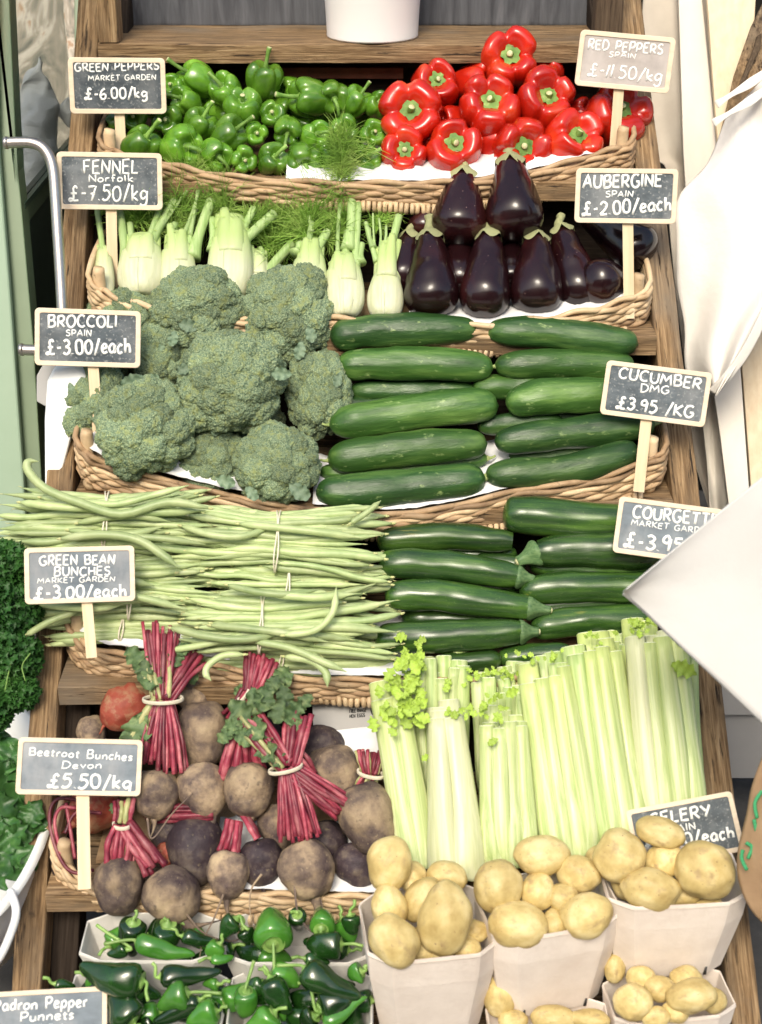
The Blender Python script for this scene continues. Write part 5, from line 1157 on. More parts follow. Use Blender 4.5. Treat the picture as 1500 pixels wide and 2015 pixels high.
odd_bean('thin green bean slanting down left below the sign', [(52, 1250, .09), (100, 1222, .10), (160, 1200, .10)], 7)

for sd_, nm in ((0, 'left'), (1, 'right')):
    s_ = sorted([o for o in bpy.data.objects if o.get('label') == 'LBL' and (o.location.x > -.17) == bool(sd_)], key=lambda o: -o.location.z)
    for j, o in enumerate(s_): o['label'] = '%shighest green bean laid loose over the %s hand bunches' % (ORD[j], nm) if j < 12 else '%slowest green bean laid loose over the %s hand bunches' % (ORD[len(s_) - 1 - j], nm)
# ---------------------------------------------------------------- beetroot
bt = []
for s_, elong in enumerate((1, 1.05, .92, 1.15, 1.0)):
    v, f = ico(5); rr = random.Random(s_); out = []
    for p in v:
        q = p.copy()
        r_ = 1 + .10 * ns(p, 1.3, s_) + .03 * ns(p, 3.5, s_) + .008 * ns(p, 12, s_)
        if p.z < -.55: r_ *= 1 + (-.55 - p.z) * .45
        if p.z > .8: r_ *= 1 - (p.z - .8) * .35
        q = p * r_; q.z *= elong; q *= .5; out.append(q)
    bt.append((out, f))
btm = {}
def beet_mesh(i, mt):
    key = (i % 5, mt.name)
    if key not in btm: btm[key] = new_mesh('root_body', bt[i % 5][0], bt[i % 5][1], mt)
    return btm[key]
def tail_mesh(seed, ln, curl):
    rr = random.Random(seed); c = [Vector((0, 0, -.46))]; d = Vector((rr.uniform(-.1, .1), rr.uniform(-.1, .1), -1))
    for q in range(5): c.append(c[-1] + d.normalized() * ln / 5); d += Vector((rr.gauss(0, curl), rr.gauss(0, curl), rr.gauss(0, curl * .4)))
    c = catmull(c, 22); v, f = sweep(c, circ(8), [.085 * (1 - q / 22) ** 2.2 * 1.3 + .012 for q in range(23)]); return v, f
def beet(parent, x, y, d, tx, ty, h, kind=0, i=0, sq=1.0, tail=.5, curl=.5, front=.35, label=None, name='beetroot'):
    """root with its tail pointing along (tx, ty) on the photo"""
    c = W(x, y, h); k = sc(c); ax = -vd(tx, -ty, front); mt = (m_beet, m_beet_d, m_beet_r)[kind]
    m = frame(c, ax, (0, .3, 1), i) @ Matrix.Diagonal((d * k, d * k * sq, d * k, 1))
    if parent is None: t = thing('beetroot', label, 'beetroot', m, 'beetroots in the fifth basket'); M = t; o = link('root_body', beet_mesh(i, mt), t)
    else:
        o = link('root', beet_mesh(i, mt), parent, parent.matrix_world.inverted() @ m)
    if tail > 0:
        v, f = tail_mesh(i * 7 + int(x), tail, curl * .4)
        link('root_tail', new_mesh('root_tail', v, f, mt), o if parent is not None else t)
    return o
def stems(parent, groups, band, h, seed, tops=None):
    """groups: [(band point, far end point, n, spread px, width, kind, bow)]"""
    rr = random.Random(seed); Pi = parent.matrix_world.inverted()
    for (p0, p1, n_, sp, wd, kind, bow, h1) in groups:
        for j in range(n_):
            u = (j + .5) / n_ - .5 + rr.uniform(-.06, .06); dx, dy = p1[0] - p0[0], p1[1] - p0[1]; L = math.hypot(dx, dy); nx, ny = -dy / L, dx / L
            lay = (j % 3 - 1) * .004
            mid = (p0[0] + dx * .5 + nx * (u * (sp + bow * 2) * .75 + rr.uniform(-2, 2)), p0[1] + dy * .5 + ny * (u * (sp + bow * 2) * .75 + rr.uniform(-2, 2)))
            en = (p0[0] + dx * rr.uniform(.86, 1.06) + nx * u * sp, p0[1] + dy * rr.uniform(.86, 1.06) + ny * (u * sp + rr.gauss(0, 4)))
            bw = min(sp, 38); st_ = (p0[0] + nx * u * bw * .8, p0[1] + ny * u * bw * .8)
            ctrl = [Pi @ W(st_[0], st_[1], h + lay), Pi @ W(mid[0], mid[1], (h + h1) / 2 + lay + .006), Pi @ W(en[0], en[1], h1 + lay)]
            c = catmull(ctrl, 14); k = sc(W(p0[0], p0[1], h)); w_ = wd * k / 2 * rr.uniform(.8, 1.2)
            v, f = sweep(c, circ(10), [w_ * (1 + .12 * math.sin(q * .9 + j)) for q in range(15)], mod=lambda i, jj, a, b: (a * (1 + .10 * (jj % 2)), b * (1 + .10 * (jj % 2))))
            mt = {'r': m_bstalk, 'g': m_bstalk_g}[kind if kind != 'm' else ('r' if rr.random() < .6 else 'g')]
            link('stem', new_mesh('stem', v, f, mt), parent)
    if band:
        (bx_, by, bw, ang) = band; a0 = R(ang); k = sc(W(bx_, by, h)); lp = []
        for q in range(33):
            a = 2 * math.pi * q / 32; c_, s_ = math.cos(a) * bw / 2, math.sin(a)
            lp.append(Pi @ W(bx_ + c_ * math.cos(a0) + 0, by - c_ * math.sin(a0) + s_ * 8, h + s_ * bw * k * .30 + .002))
        v, f = sweep(lp, rrect(1, 1, .5, 2), [(.0022, .0034)] * 33, ref=Vector((0, .2, 1)), cap=False); link('rubber_band', new_mesh('rubber_band', v, f, m_band), parent)
beleaf = [leaf_mesh('beet_leaf', m_beleaf, s_ + 9, .42, 0, .20, .6, 8, 14) for s_ in range(4)]
def leaves(parent, lst, mesh, seed, nm='leaf'):
    rr = random.Random(seed); Pi = parent.matrix_world.inverted()
    for (x, y, s_, ang, h) in lst:
        p = W(x, y, h); k = sc(p); a = R(ang); zz = vd(rr.uniform(-.5, .5), rr.uniform(-.1, .6), 1); yy = vd(math.cos(a), math.sin(a), rr.uniform(-.2, .3)); yy = (yy - zz * yy.dot(zz)).normalized()
        link(nm, mesh[rr.randrange(len(mesh))], parent, Pi @ basis(p - yy * s_ * k * .5, yy.cross(zz), yy, zz) @ Matrix.Diagonal((s_ * k, s_ * k, s_ * k * .8, 1)))
def bb(label, x, y, h=.05):
    t = thing('beetroot_bunch', label, 'beetroot bunch', T(W(x, y, h)), 'tied beetroot bunches in the fifth basket'); bpy.context.view_layer.update(); return t
# loose and hidden roots first
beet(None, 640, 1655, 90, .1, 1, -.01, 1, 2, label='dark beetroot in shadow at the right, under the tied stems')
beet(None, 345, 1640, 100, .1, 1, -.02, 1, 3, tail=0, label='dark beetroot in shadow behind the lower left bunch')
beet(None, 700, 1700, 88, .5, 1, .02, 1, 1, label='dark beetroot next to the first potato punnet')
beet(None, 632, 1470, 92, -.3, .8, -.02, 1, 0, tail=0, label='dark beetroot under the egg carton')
beet(None, 380, 1362, 72, .3, 1, -.005, 0, 1, tail=0, label='beetroot at the top, right of the tall stem bunch')
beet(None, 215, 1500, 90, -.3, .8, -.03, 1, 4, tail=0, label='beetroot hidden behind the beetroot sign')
beet(None, 190, 1585, 100, -.6, .5, -.01, 2, 2, label='orange red beetroot peeping out below the sign')
beet(None, 330, 1680, 46, .2, 1, .01, 2, 3, tail=0, label='small orange beetroot beside the lower left red stems')
beet(None, 180, 1440, 60, .2, .9, -.03, 0, 3, tail=0, label='small beetroot in the dark behind the orange one')
beet(None, 520, 1455, 80, .2, .9, -.035, 1, 3, tail=0, label='beetroot hidden behind the leafy bunch')
beet(None, 130, 1690, 60, -.2, .9, -.01, 1, 3, tail=0, label='beetroot hidden in the left corner of its basket')
b1 = bb('tall beetroot bunch with red and green stems under a pale band', 322, 1380)
beet(b1, 308, 1558, 92, -.05, 1, .05, 0, 0, tail=.6)
beet(b1, 398, 1550, 100, .35, .9, .04, 0, 1, tail=.9, curl=.8)
beet(b1, 398, 1440, 112, .1, 1, .015, 0, 3, 1.0, tail=0)
beet(b1, 250, 1388, 92, -.75, .6, .01, 2, 1, .78, tail=.4)
stems(b1, [((322, 1378), (318, 1515), 26, 96, 7.5, 'r', 0, .07), ((318, 1378), (262, 1480), 5, 46, 12, 'g', 0, .06), ((318, 1376), (318, 1230), 16, 74, 8, 'r', 0, .085), ((318, 1376), (300, 1300), 6, 70, 10, 'g', 0, .085), ((326, 1376), (392, 1280), 5, 40, 11, 'r', 0, .07)], (321, 1376, 78, 2), .085, 1)
leaves(b1, [(268, 1292, 62, 120, .09), (285, 1320, 50, 100, .095), (300, 1300, 40, 60, .09), (345, 1290, 46, 80, .09), (362, 1276, 34, 40, .09), (378, 1330, 40, -60, .07), (300, 1330, 60, 80, .095), (270, 1440, 84, 75, .085), (258, 1460, 60, 70, .08)], beleaf, 2)
b2 = bb('leafy beetroot bunch with magenta stems spreading below its band', 565, 1510)
beet(b2, 604, 1705, 118, .3, 1, .06, 0, 2, .9, tail=.9, curl=1.0)
beet(b2, 722, 1602, 116, .4, .9, .055, 0, 3, .95, tail=.6, curl=.9)
beet(b2, 656, 1520, 112, .1, 1, .02, 0, 4, tail=0)
stems(b2, [((566, 1512), (590, 1650), 24, 80, 7.5, 'r', 0, .085), ((570, 1512), (680, 1592), 19, 56, 7.5, 'r', 0, .08), ((562, 1508), (480, 1400), 9, 60, 10, 'm', 0, .10), ((572, 1508), (590, 1400), 8, 60, 10, 'r', 0, .10), ((580, 1470), (622, 1520), 2, 14, 8, 'r', 6, .08)], (562, 1512, 66, 12), .10, 3)
leaves(b2, [(470, 1400, 64, 140, .11), (500, 1380, 58, 120, .115), (520, 1372, 60, 80, .12), (548, 1400, 50, 70, .12), (580, 1400, 56, 40, .115), (560, 1370, 48, 100, .11), (455, 1430, 50, 170, .10), (500, 1430, 60, 135, .115), (520, 1470, 64, 140, .11), (545, 1490, 46, 130, .11), (588, 1430, 44, 20, .11), (600, 1380, 40, 60, .10), (480, 1450, 50, 160, .105), (538, 1345, 40, 60, .10), (440, 1450, 40, 200, .09)], beleaf, 4)
b3 = bb('beetroot bunch with short cut scarlet stems below the beans', 500, 1340)
beet(b3, 488, 1548, 102, .15, 1, .05, 0, 0, tail=.5)
beet(b3, 545, 1622, 84, .2, 1, .01, 0, 1, .9, tail=0)
stems(b3, [((495, 1365), (512, 1290), 26, 66, 7.5, 'r', 0, .075), ((490, 1362), (455, 1420), 8, 40, 10, 'r', 0, .05), ((470, 1440), (448, 1545), 8, 50, 11, 'r', 0, .05), ((490, 1450), (500, 1520), 7, 50, 11, 'r', 0, .045)], (480, 1366, 34, 50), .07, 5)
leaves(b3, [(558, 1330, 56, 60, .08), (552, 1352, 40, 80, .08), (472, 1360, 34, 200, .06)], beleaf, 6)
b4 = bb('small beetroot bunch at the front left with paired red stem fans', 240, 1625)
beet(b4, 235, 1737, 104, .05, 1, .055, 0, 4, .92, tail=0)
beet(b4, 338, 1757, 116, .5, .8, .06, 0, 2, .96, tail=.8, curl=.9)
stems(b4, [((240, 1625), (232, 1700), 9, 56, 11, 'r', 12, .07), ((246, 1622), (308, 1712), 9, 44, 11, 'r', 4, .07), ((240, 1620), (245, 1572), 8, 40, 9, 'm', 0, .075)], (240, 1623, 34, 0), .075, 7)
leaves(b4, [(256, 1580, 26, 40, .07), (222, 1590, 24, 140, .07), (262, 1640, 22, -40, .07)], beleaf, 8)
b5 = bb('beetroot bunch in the middle shade with thin dark red stems', 452, 1640)
beet(b5, 450, 1716, 86, -.05, 1, .055, 0, 1, tail=.9, curl=.5)
beet(b5, 515, 1692, 88, .1, 1, .03, 1, 4, tail=.6)
beet(b5, 385, 1668, 118, .0, 1, .015, 1, 3, tail=0)
stems(b5, [((462, 1615), (450, 1680), 9, 46, 9, 'r', 0, .05), ((480, 1600), (508, 1655), 2, 14, 12, 'r', 0, .06), ((420, 1598), (290, 1602), 7, 34, 9, 'r', 6, .03)], None, .05, 9)
b6 = bb('small beetroot bunch with clipped stubby stems beside the celery', 730, 1525)
beet(b6, 738, 1580, 60, .0, 1, .01, 1, 2, tail=0)
stems(b6, [((730, 1524), (732, 1478), 20, 66, 7, 'm', 0, .05), ((728, 1524), (715, 1560), 10, 60, 7, 'm', 0, .04)], (730, 1522, 52, -10), .05, 11)
b7 = bb('single arc of thin red beet stem curling at the left of the basket', 110, 1640)
b7['category'] = 'beet stems'
for pts in ([(160, 1575), (115, 1572), (98, 1600), (104, 1650), (125, 1700), (150, 1718), (185, 1712)], [(150, 1590), (120, 1590), (108, 1620), (120, 1680)], [(130, 1580), (140, 1640), (148, 1690)], [(200, 1600), (150, 1600), (128, 1640)]):
    c = catmull([b7.matrix_world.inverted() @ W(x, y, .055) for x, y in pts], 30); v, f = sweep(c, circ(7), .0034); link('stem', new_mesh('stem', v, f, m_bstalk), b7)
# thin hair roots hanging over the rim
hr = bb('fine beetroot root hairs trailing over the basket rim', 500, 1780); hr['category'] = 'root hairs'
for pts in ([(515, 1720), (495, 1750), (492, 1790), (500, 1830)], [(580, 1740), (585, 1790), (600, 1820), (622, 1838), (640, 1825), (632, 1770)], [(368, 1800), (400, 1835), (450, 1852), (490, 1840)], [(440, 1760), (420, 1810), (400, 1850), (392, 1890)], [(290, 1610), (300, 1650), (340, 1600), (380, 1560)]):
    c = catmull([hr.matrix_world.inverted() @ W(x, y, .085) for x, y in pts], 26); v, f = sweep(c, circ(6), [.0022 * (1 - q / 40) for q in range(27)]); link('root_hair', new_mesh('root_hair', v, f, m_beet), hr)

# ---------------------------------------------------------------- egg carton behind the celery
ec = thing('egg_carton', 'pale grey egg carton with small black print behind the celery', 'egg carton', T(W(700, 1400, -.03))); bpy.context.view_layer.update()
Pi = ec.matrix_world.inverted()
q0 = W(700, 1402, -.02); nz = vd(-.1, .35, 1)
xx = vd(1, .06, 0); xx = (xx - nz * xx.dot(nz)).normalized(); yy = nz.cross(xx); k = sc(q0)
Mx = Pi @ basis(q0, xx, yy, nz)
mb = MB(); pts = rrect(85 * k, 36 * k, 16 * k, 4); n = len(pts)
v = [(a, b, 0) for a, b in pts] + [(a, b, -.004) for a, b in pts] + [(a * 1.03, b * 1.08, -.03) for a, b in pts]
f = [tuple(range(n))] + [(i + l * n, i + (l + 1) * n, (i + 1) % n + (l + 1) * n, (i + 1) % n + l * n) for l in range(2) for i in range(n)]; mb.add(v, f)
link('lid', mb.mesh('lid', [m_siding], False), ec, Mx)
for j, s_ in enumerate(['6 ORGANIC', 'FREE RANGE', 'HEN EGGS'.replace('H', 'H')]):
    link('print', text_mesh('print', s_, (-12 * k, (10 - j * 10) * k), ((18 + (j % 2) * 3) * k, (10 - j * 10) * k), 6.5 * k, .8 * k, m_black, j, .0006), ec, Mx)
v, f = sweep([Vector((42 * k + 11 * k * math.cos(a), 2 * k + 13 * k * math.sin(a), .0004)) for a in [math.pi * (.35 + 1.3 * q / 16) for q in range(17)]], circ(6), [(1.6 * k, .0004)] * 17, ref=(0, 0, 1)); link('latch_hole', new_mesh('latch_hole', v, f, m_black), ec, Mx)
tag(sheet([(628, 1440, 0), (632, 1470, 0), (660, 1500, 0), (690, 1530, 0)], [(770, 1420, 0), (770, 1450, 0), (770, 1480, 0), (770, 1530, 0)], 0, 0, m_paper, 'tmp') if 0 else link('tissue_sheet', None), 'x', 'x')
bpy.data.objects.remove(bpy.data.objects['tissue_sheet'])
nu, nv = 20, 12; v = []; f = []; org = W(700, 1470, -.02)
for b in range(nv + 1):
    for a in range(nu + 1):
        x = 622 + 150 * a / nu; y = 1442 - 18 * a / nu + (88 * b / nv)
        v.append(W(x, y, -.01 + .008 * noise.noise(Vector((a * .12, b * .5, 3))) - .012 * (b / nv)) - org)
for b in range(nv):
    for a in range(nu): i = b * (nu + 1) + a; f.append((i, i + nu + 1, i + nu + 2, i + 1))
o = link('tissue_sheet', new_mesh('tissue_sheet', v, f, m_paper), None, T(org)); so = o.modifiers.new('s', 'SOLIDIFY'); so.thickness = .001; tag(o, 'bluish white tissue sheet under the egg carton', 'paper')

# ---------------------------------------------------------------- celery
crm = []
def celery_sec(n=34):
    out = []
    for i in range(n):
        a = 2 * math.pi * i / n; x = math.cos(a); y = math.sin(a)
        if y < 0: yy = -.75 * math.sqrt(max(0, 1 - x * x)) * 1.0
        else: yy = -.28 * math.sqrt(max(0, 1 - x * x)) + .14 * x * x
        out.append((x, -yy * 1.0 - .35))
    return out
CS = celery_sec()
celleaf = [leaf_mesh('celery_leaf', m_celleaf, s_ + 30, .46, 3, .12, .5, 6, 12) for s_ in range(4)]
def celery(label, base, top, wb, wt, n, h0, h1, seed, mt, spread=1.0, jag=26, lv=()):
    rr = random.Random(seed); A = W(base[0], base[1], h0); B = W(top[0], top[1], h1); m = frame(A, B - A, N_); L = (B - A).length; k = sc(A)
    t = thing('celery_head', label, 'celery', m, 'celery heads standing in the fifth basket'); bpy.context.view_layer.update()
    # inner ones first, then the front row
    rows = [(0, .2, .62), (1, -.35, 1.0)]
    for row, dep, sp_ in ((0, -.55, .75), (1, .0, .9), (2, .55, 1.0)):
        m_ = n + 1 if row == 2 and n > 2 else max(2, n)
        for j in range(m_):
            u = ((j + .5) / m_ - .5) * 2 * sp_ + rr.uniform(-.05, .05)
            arc = math.sqrt(max(0, 1 - min(1, u * u))) 
            zt = L + rr.uniform(-jag * 1.5, jag * .45) * k + (.02 if row == 0 else 0) - (.01 if row == 2 else 0)
            yb, yt = dep * wb * k * .35 * (.4 + .6 * arc), dep * wt * k * .42 * (.4 + .6 * arc)
            pts = catmull([Vector((u * wb * k * .30, yb * .8, -.01)), Vector((u * wb * k * .43, yb * 1.15, L * .14)), Vector((u * (wb * .45 * .55 + wt * .45 * .45) * k, yb * .6 + yt * .4 + rr.uniform(-7, 7) * k, L * .5)), Vector((u * wt * k * .45 * spread + rr.uniform(-5, 5) * k, yt, zt))], 20)
            w0 = wb * k / (m_ if row == 2 else m_ + .4) * rr.uniform(.78, .98) * .88; w1 = wt * k / m_ * rr.uniform(.48, .64) 
            rad = [((w0 * (1 - q / 20) ** 1.5 + w1 * (1 - (1 - q / 20) ** 1.5)) * (.85 if q == 0 else 1), (w0 * (1 - q / 20) ** 1.5 + w1 * (1 - (1 - q / 20) ** 1.5)) * .95) for q in range(21)]
            ang = u * .7 * (1 if row else .5)
            ref = Vector((math.sin(ang), math.cos(ang), 0))
            v, f = sweep(pts, CS, rad, ref=ref, mod=lambda i, jj, a, b: (a * (1 + .03 * (jj % 2)), b * (1 + .13 * (jj % 2))))
            mm = mt if not isinstance(mt, list) else mt[rr.randrange(len(mt))]
            o = link('stalk', new_mesh('stalk', v, f, mm), t)
            d = (pts[-1] - pts[-2]).normalized(); v, f = sweep([pts[-1] - d * .0002, pts[-1] + d * .0014], CS, [(rad[-1][0] * .97, rad[-1][1] * .97), (rad[-1][0] * .9, rad[-1][1] * .88)], ref=ref); link('cut_end', new_mesh('cut_end', v, f, m_celcut), o)
    leaves(t, lv, celleaf, seed, 'leaf')
    return t
def lf(x, y, w_, hgt, n, s, h, seed):
    rr = random.Random(seed); return [(x + rr.gauss(0, w_), y + rr.gauss(0, hgt), s * rr.uniform(.6, 1.2), rr.uniform(20, 160), h + rr.uniform(-.01, .015)) for _ in range(n)]
celery('celery head at the back left, stalks behind the front ones', (870, 1560), (868, 1300), 110, 130, 4, -.0, .045, 1, [m_cel, m_cel_g], 1, 30, lf(800, 1300, 14, 22, 18, 26, .07, 3) + lf(890, 1340, 20, 8, 10, 16, .07, 4))
celery('celery head at the back centre with leafy stubs', (985, 1560), (985, 1330), 110, 130, 4, .0, .045, 2, [m_cel, m_cel_g], 1, 22, lf(970, 1325, 40, 6, 22, 15, .07, 5))
celery('celery head in the back row between the centre and green heads', (1060, 1560), (1030, 1330), 110, 110, 4, .0, .045, 12, [m_cel, m_cel_g], 1, 22)
celery('celery head in the back row behind the two tallest', (1240, 1560), (1215, 1262), 120, 120, 4, .0, .045, 13, [m_cel_g, m_cel], 1, 22)
celery('rightmost celery head behind, dark green at its side', (1345, 1560), (1335, 1270), 90, 80, 3, .0, .03, 3, m_cel_g, 1, 10)
celery('tallest celery head at the right with cream outer stalk', (1326, 1630), (1282, 1238), 152, 136, 3, .055, .085, 4, [m_cel, m_cel, m_cel_w], 1, 20, lf(1265, 1232, 24, 8, 16, 20, .115, 6) + [(1352, 1256, 46, 20, .12), (1350, 1318, 50, -25, .12), (1338, 1312, 34, -20, .12)])
celery('broad celery head second from right, ribs pale green', (1222, 1660), (1162, 1262), 142, 124, 3, .055, .085, 5, [m_cel, m_cel_g, m_cel], 1, 24, lf(1175, 1250, 20, 6, 6, 16, .11, 8))
celery('green celery head in the middle leaning left', (1128, 1690), (1072, 1306), 138, 128, 3, .06, .085, 6, [m_cel_g, m_cel_g, m_cel], 1, 26, lf(1060, 1290, 30, 8, 14, 16, .11, 9))
celery('celery head at the centre front, short and yellow green', (1002, 1695), (990, 1410), 132, 112, 3, .07, .10, 7, m_cel, 1, 16, lf(970, 1400, 20, 24, 20, 20, .13, 10) + [(1010, 1362, 34, 20, .13)])
celery('whitest celery head, with a broad blanched front stalk', (898, 1720), (876, 1402), 122, 84, 2, .075, .105, 8, m_cel_w, .9, 10, lf(905, 1400, 16, 10, 10, 18, .13, 12))
celery('leftmost celery head with a leafy yellow green top', (822, 1700), (765, 1345), 84, 80, 2, .05, .08, 9, m_cel, 1.0, 20, lf(800, 1370, 24, 34, 46, 32, .115, 13) + lf(815, 1290, 12, 22, 14, 24, .11, 14) + lf(770, 1400, 16, 10, 10, 22, .12, 15) + [(838, 1490, 20, 40, .10)])

# ---------------------------------------------------------------- punnets and potatoes
def punnet(name, label, cat, group, cx, cy, wpx, h, hgt, depth_ratio, mat_, rotz=0, taper=.78, nslots=True, tilt=0, rimdip=.012):
    """eight-cornered pulp tub; (cx, cy) centre of its rim"""
    c = W(cx, cy, h); k = sc(c); a = wpx * k / 2; b = a * depth_ratio; ch = .34
    def loop(s, z, inset=0):
        A_, B_ = a * s - inset, b * s - inset; pts = [(A_, -B_ * (1 - ch)), (A_, B_ * (1 - ch)), (A_ * (1 - ch), B_), (-A_ * (1 - ch), B_), (-A_, B_ * (1 - ch)), (-A_, -B_ * (1 - ch)), (-A_ * (1 - ch), -B_), (A_ * (1 - ch), -B_)]
        out = []
        for i in range(8):
            p, q = Vector(pts[i]), Vector(pts[(i + 1) % 8])
            for u in (0.03, .25, .5, .75, .97):
                r_ = p.lerp(q, u); dz = 0
                if z == 0: dz = -rimdip * math.sin(u * math.pi) * (1 if i % 2 == 0 or i == 6 or i == 2 else .4)
                out.append((r_.x, r_.y, z + dz + .002 * ns((r_.x * 20, r_.y * 20, z), 1, cx)))
        return out
    rings = [loop(1, 0), loop(1.012, -.006), loop(1.0, -.010), loop(.97, -hgt * .3), loop(taper, -hgt), loop(taper * .9, -hgt - .002), loop(taper * .05, -hgt - .001)]
    inn = [loop(taper * .05, -hgt + .003, 0), loop(taper * .9, -hgt + .003), loop(taper, -hgt * .96, .003), loop(.97, -hgt * .3, .003), loop(1.0, -.001, .0028)]
    R_ = inn + [loop(1, .0005, .001)] + rings
    n = len(R_[0]); v = [p for r_ in R_ for p in r_]; f = []
    for i in range(len(R_) - 1):
        for j in range(n): q = (j + 1) % n; f.append((i * n + j, i * n + q, (i + 1) * n + q, (i + 1) * n + j))
    m = T(c) @ Matrix.Rotation(R(rotz), 4, 'Z') @ Matrix.Rotation(R(tilt), 4, 'X')
    t = thing(name, label, cat, m, group); link('tub', new_mesh('tub', v, f, mat_, False), t)
    if nslots:
        for x, y, rz in ((-a * taper * .62, -b * taper - .0015, 0), (a * taper * .62, -b * taper - .0015, 0)):
            mb = MB(); v2, f2 = sweep([Vector((x, y - .0010, -hgt + .002)), Vector((x, y - .0052, -hgt + .022))], rrect(1, 1, .3, 2), [(.0028, .0012), (.0016, .0012)], ref=(0, 1, 0)); link('drain_slot', new_mesh('drain_slot', v2, f2, m_black), t)
    return t
PG = 'pulp punnets of potatoes'
punnet('potato_punnet', 'right potato punnet, full, in front of the celery sign', 'punnet', PG, 1322, 1722, 276, .165, .172, .62, m_pulp, 4)
punnet('potato_punnet', 'middle potato punnet with its front tilted to the viewer', 'punnet', PG, 1078, 1772, 268, .165, .195, .66, m_pulp, 14)
punnet('potato_punnet', 'left potato punnet holding the longest potato', 'punnet', PG, 842, 1812, 256, .17, .20, .80, m_pulp, 8)
punnet('potato_punnet', 'lowest potato punnet at the bottom right, cut by the frame', 'punnet', PG, 1316, 1955, 244, .10, .14, .55, m_pulp, 8)
punnet('potato_punnet', 'potato punnet in shadow at the bottom between the front ones', 'punnet', PG, 1080, 2010, 240, .10, .12, .55, m_pulp, 2)
ptm = []
for s_ in range(5):
    v, f = ico(5); out = []
    for p in v:
        r_ = 1 + .13 * ns(p, 1.1, s_ + 20) + .035 * ns(p, 2.8, s_ + 20)
        for e in range(4):
            d = Vector((math.sin(e * 2.1 + s_), math.cos(e * 1.7 + s_), math.sin(e * 3.3 + s_ * 2))).normalized(); dd = (p - d).length
            r_ -= .028 * math.exp(-(dd / .10) ** 2)
        out.append(p * r_ * .5)
    ptm.append(new_mesh('potato', out, f, m_pot))
PO = [ # x, y, w, h px, angle deg, h, where
 (766, 1700, 88, 108, 75, .20, 'potato perched on the left punnet, topmost and tall'), (880, 1726, 80, 62, -10, .17, 'potato at the back right of the left punnet'), (765, 1786, 92, 70, 100, .205, 'potato at the left side of the left punnet'),
 (876, 1808, 104, 146, 80, .225, 'longest potato, lying on top of the left punnet'), (830, 1770, 66, 100, 60, .19, 'potato behind the longest one'), (776, 1850, 112, 90, -55, .235, 'potato at the front left of the left punnet'),
 (918, 1868, 58, 52, 0, .18, 'potato in the right front corner of the left punnet'), (866, 1878, 60, 46, 0, .185, 'small potato at the front rim of the left punnet'), (932, 1832, 44, 64, 0, .17, 'potato at the right wall of the left punnet'),
 (812, 1725, 60, 60, 0, .16, 'potato in the gap behind the topmost one'), (835, 1860, 80, 80, 0, .17, 'potato underneath in the left punnet'),
 (980, 1744, 94, 104, 80, .19, 'big potato at the left of the middle punnet'), (1068, 1682, 108, 78, 0, .185, 'potato with a grey patch at the back of the middle punnet'), (1138, 1720, 88, 72, -25, .18, 'brownish potato at the right back of the middle punnet'),
 (1058, 1754, 66, 78, 80, .185, 'potato in the centre of the middle punnet'), (1110, 1766, 66, 56, -20, .185, 'round potato right of centre in the middle punnet'), (1020, 1820, 120, 88, -8, .205, 'long potato at the front left of the middle punnet'),
 (1154, 1800, 104, 86, 20, .205, 'potato at the front right of the middle punnet'), (1090, 1822, 58, 66, 80, .18, 'deep yellow potato between the front two'), (1055, 1850, 60, 40, 0, .17, 'potato low at the front of the middle punnet'),
 (1218, 1684, 104, 100, 30, .195, 'potato at the left back of the right punnet'), (1300, 1638, 98, 60, -15, .20, 'potato covering the lower left of the celery sign'), (1308, 1692, 76, 66, 20, .185, 'brownish potato in the middle of the right punnet'),
 (1281, 1750, 116, 82, -8, .205, 'oval potato at the front of the right punnet'), (1388, 1712, 124, 112, -30, .21, 'largest round potato, with eyes, in the right punnet'), (1398, 1782, 56, 30, 0, .18, 'small yellow potato at the rim under the largest one'),
 (1345, 1760, 70, 56, 0, .165, 'shaded potato under the largest one'), (1235, 1740, 60, 60, 0, .16, 'shaded potato at the left wall of the right punnet'), (1180, 1690, 50, 56, 0, .15, 'potato glimpsed between the middle and right punnets'),
 (1246, 1972, 78, 70, 20, .165, 'potato at the left of the lowest punnet'), (1360, 1960, 100, 66, 10, .165, 'wide potato at the right of the lowest punnet'), (1290, 2000, 60, 40, 0, .16, 'potato at the bottom of the lowest punnet'), (1300, 1945, 60, 50, 0, .14, 'shaded potato behind the lowest two'),
 (982, 1962, 60, 84, 100, .09, 'shaded potato low between the left and middle punnets'), (1210, 1905, 40, 60, 90, .09, 'shaded potato between the middle and right punnets'), (1160, 2005, 80, 40, 0, .12, 'potato under the middle punnet, by the frame edge'), (1010, 2008, 60, 40, 0, .09, 'shaded potato at the bottom edge below the middle punnet'),
 (1405, 1968, 50, 50, 0, .13, 'small potato at the right wall of the lowest punnet'), (1330, 1990, 56, 44, 0, .15, 'small potato at the front of the lowest punnet'), (1262, 1925, 60, 50, 0, .12, 'shaded potato at the back left of the lowest punnet'), (1350, 1925, 66, 50, 0, .12, 'shaded potato at the back right of the lowest punnet'), (1090, 2004, 90, 50, 0, .11, 'potato in the middle of the shadowed bottom punnet')]
for i, (x, y, w_, hh, an, h, lab) in enumerate(PO):
    c = W(x, y, h); k = sc(c); a = R(an if hh <= w_ or True else 0)
    big, small = max(w_, hh), min(w_, hh)
    if an in (75, 80, 100, 60, 90) or hh > w_: dirx = vd(math.cos(a), math.sin(a), rnd.uniform(-.2, .2))
    else: dirx = vd(math.cos(a), math.sin(a), rnd.uniform(-.2, .2))
    m = frame(c, dirx, (0, -.8, .6), rnd.uniform(-.4, .4)) @ Matrix.Diagonal((small * k * 1.02, small * k, big * k, 1))
    o = link('potato', ptm[i % 5], None, m); tag(o, lab, 'potato', 'potatoes in the pulp punnets')

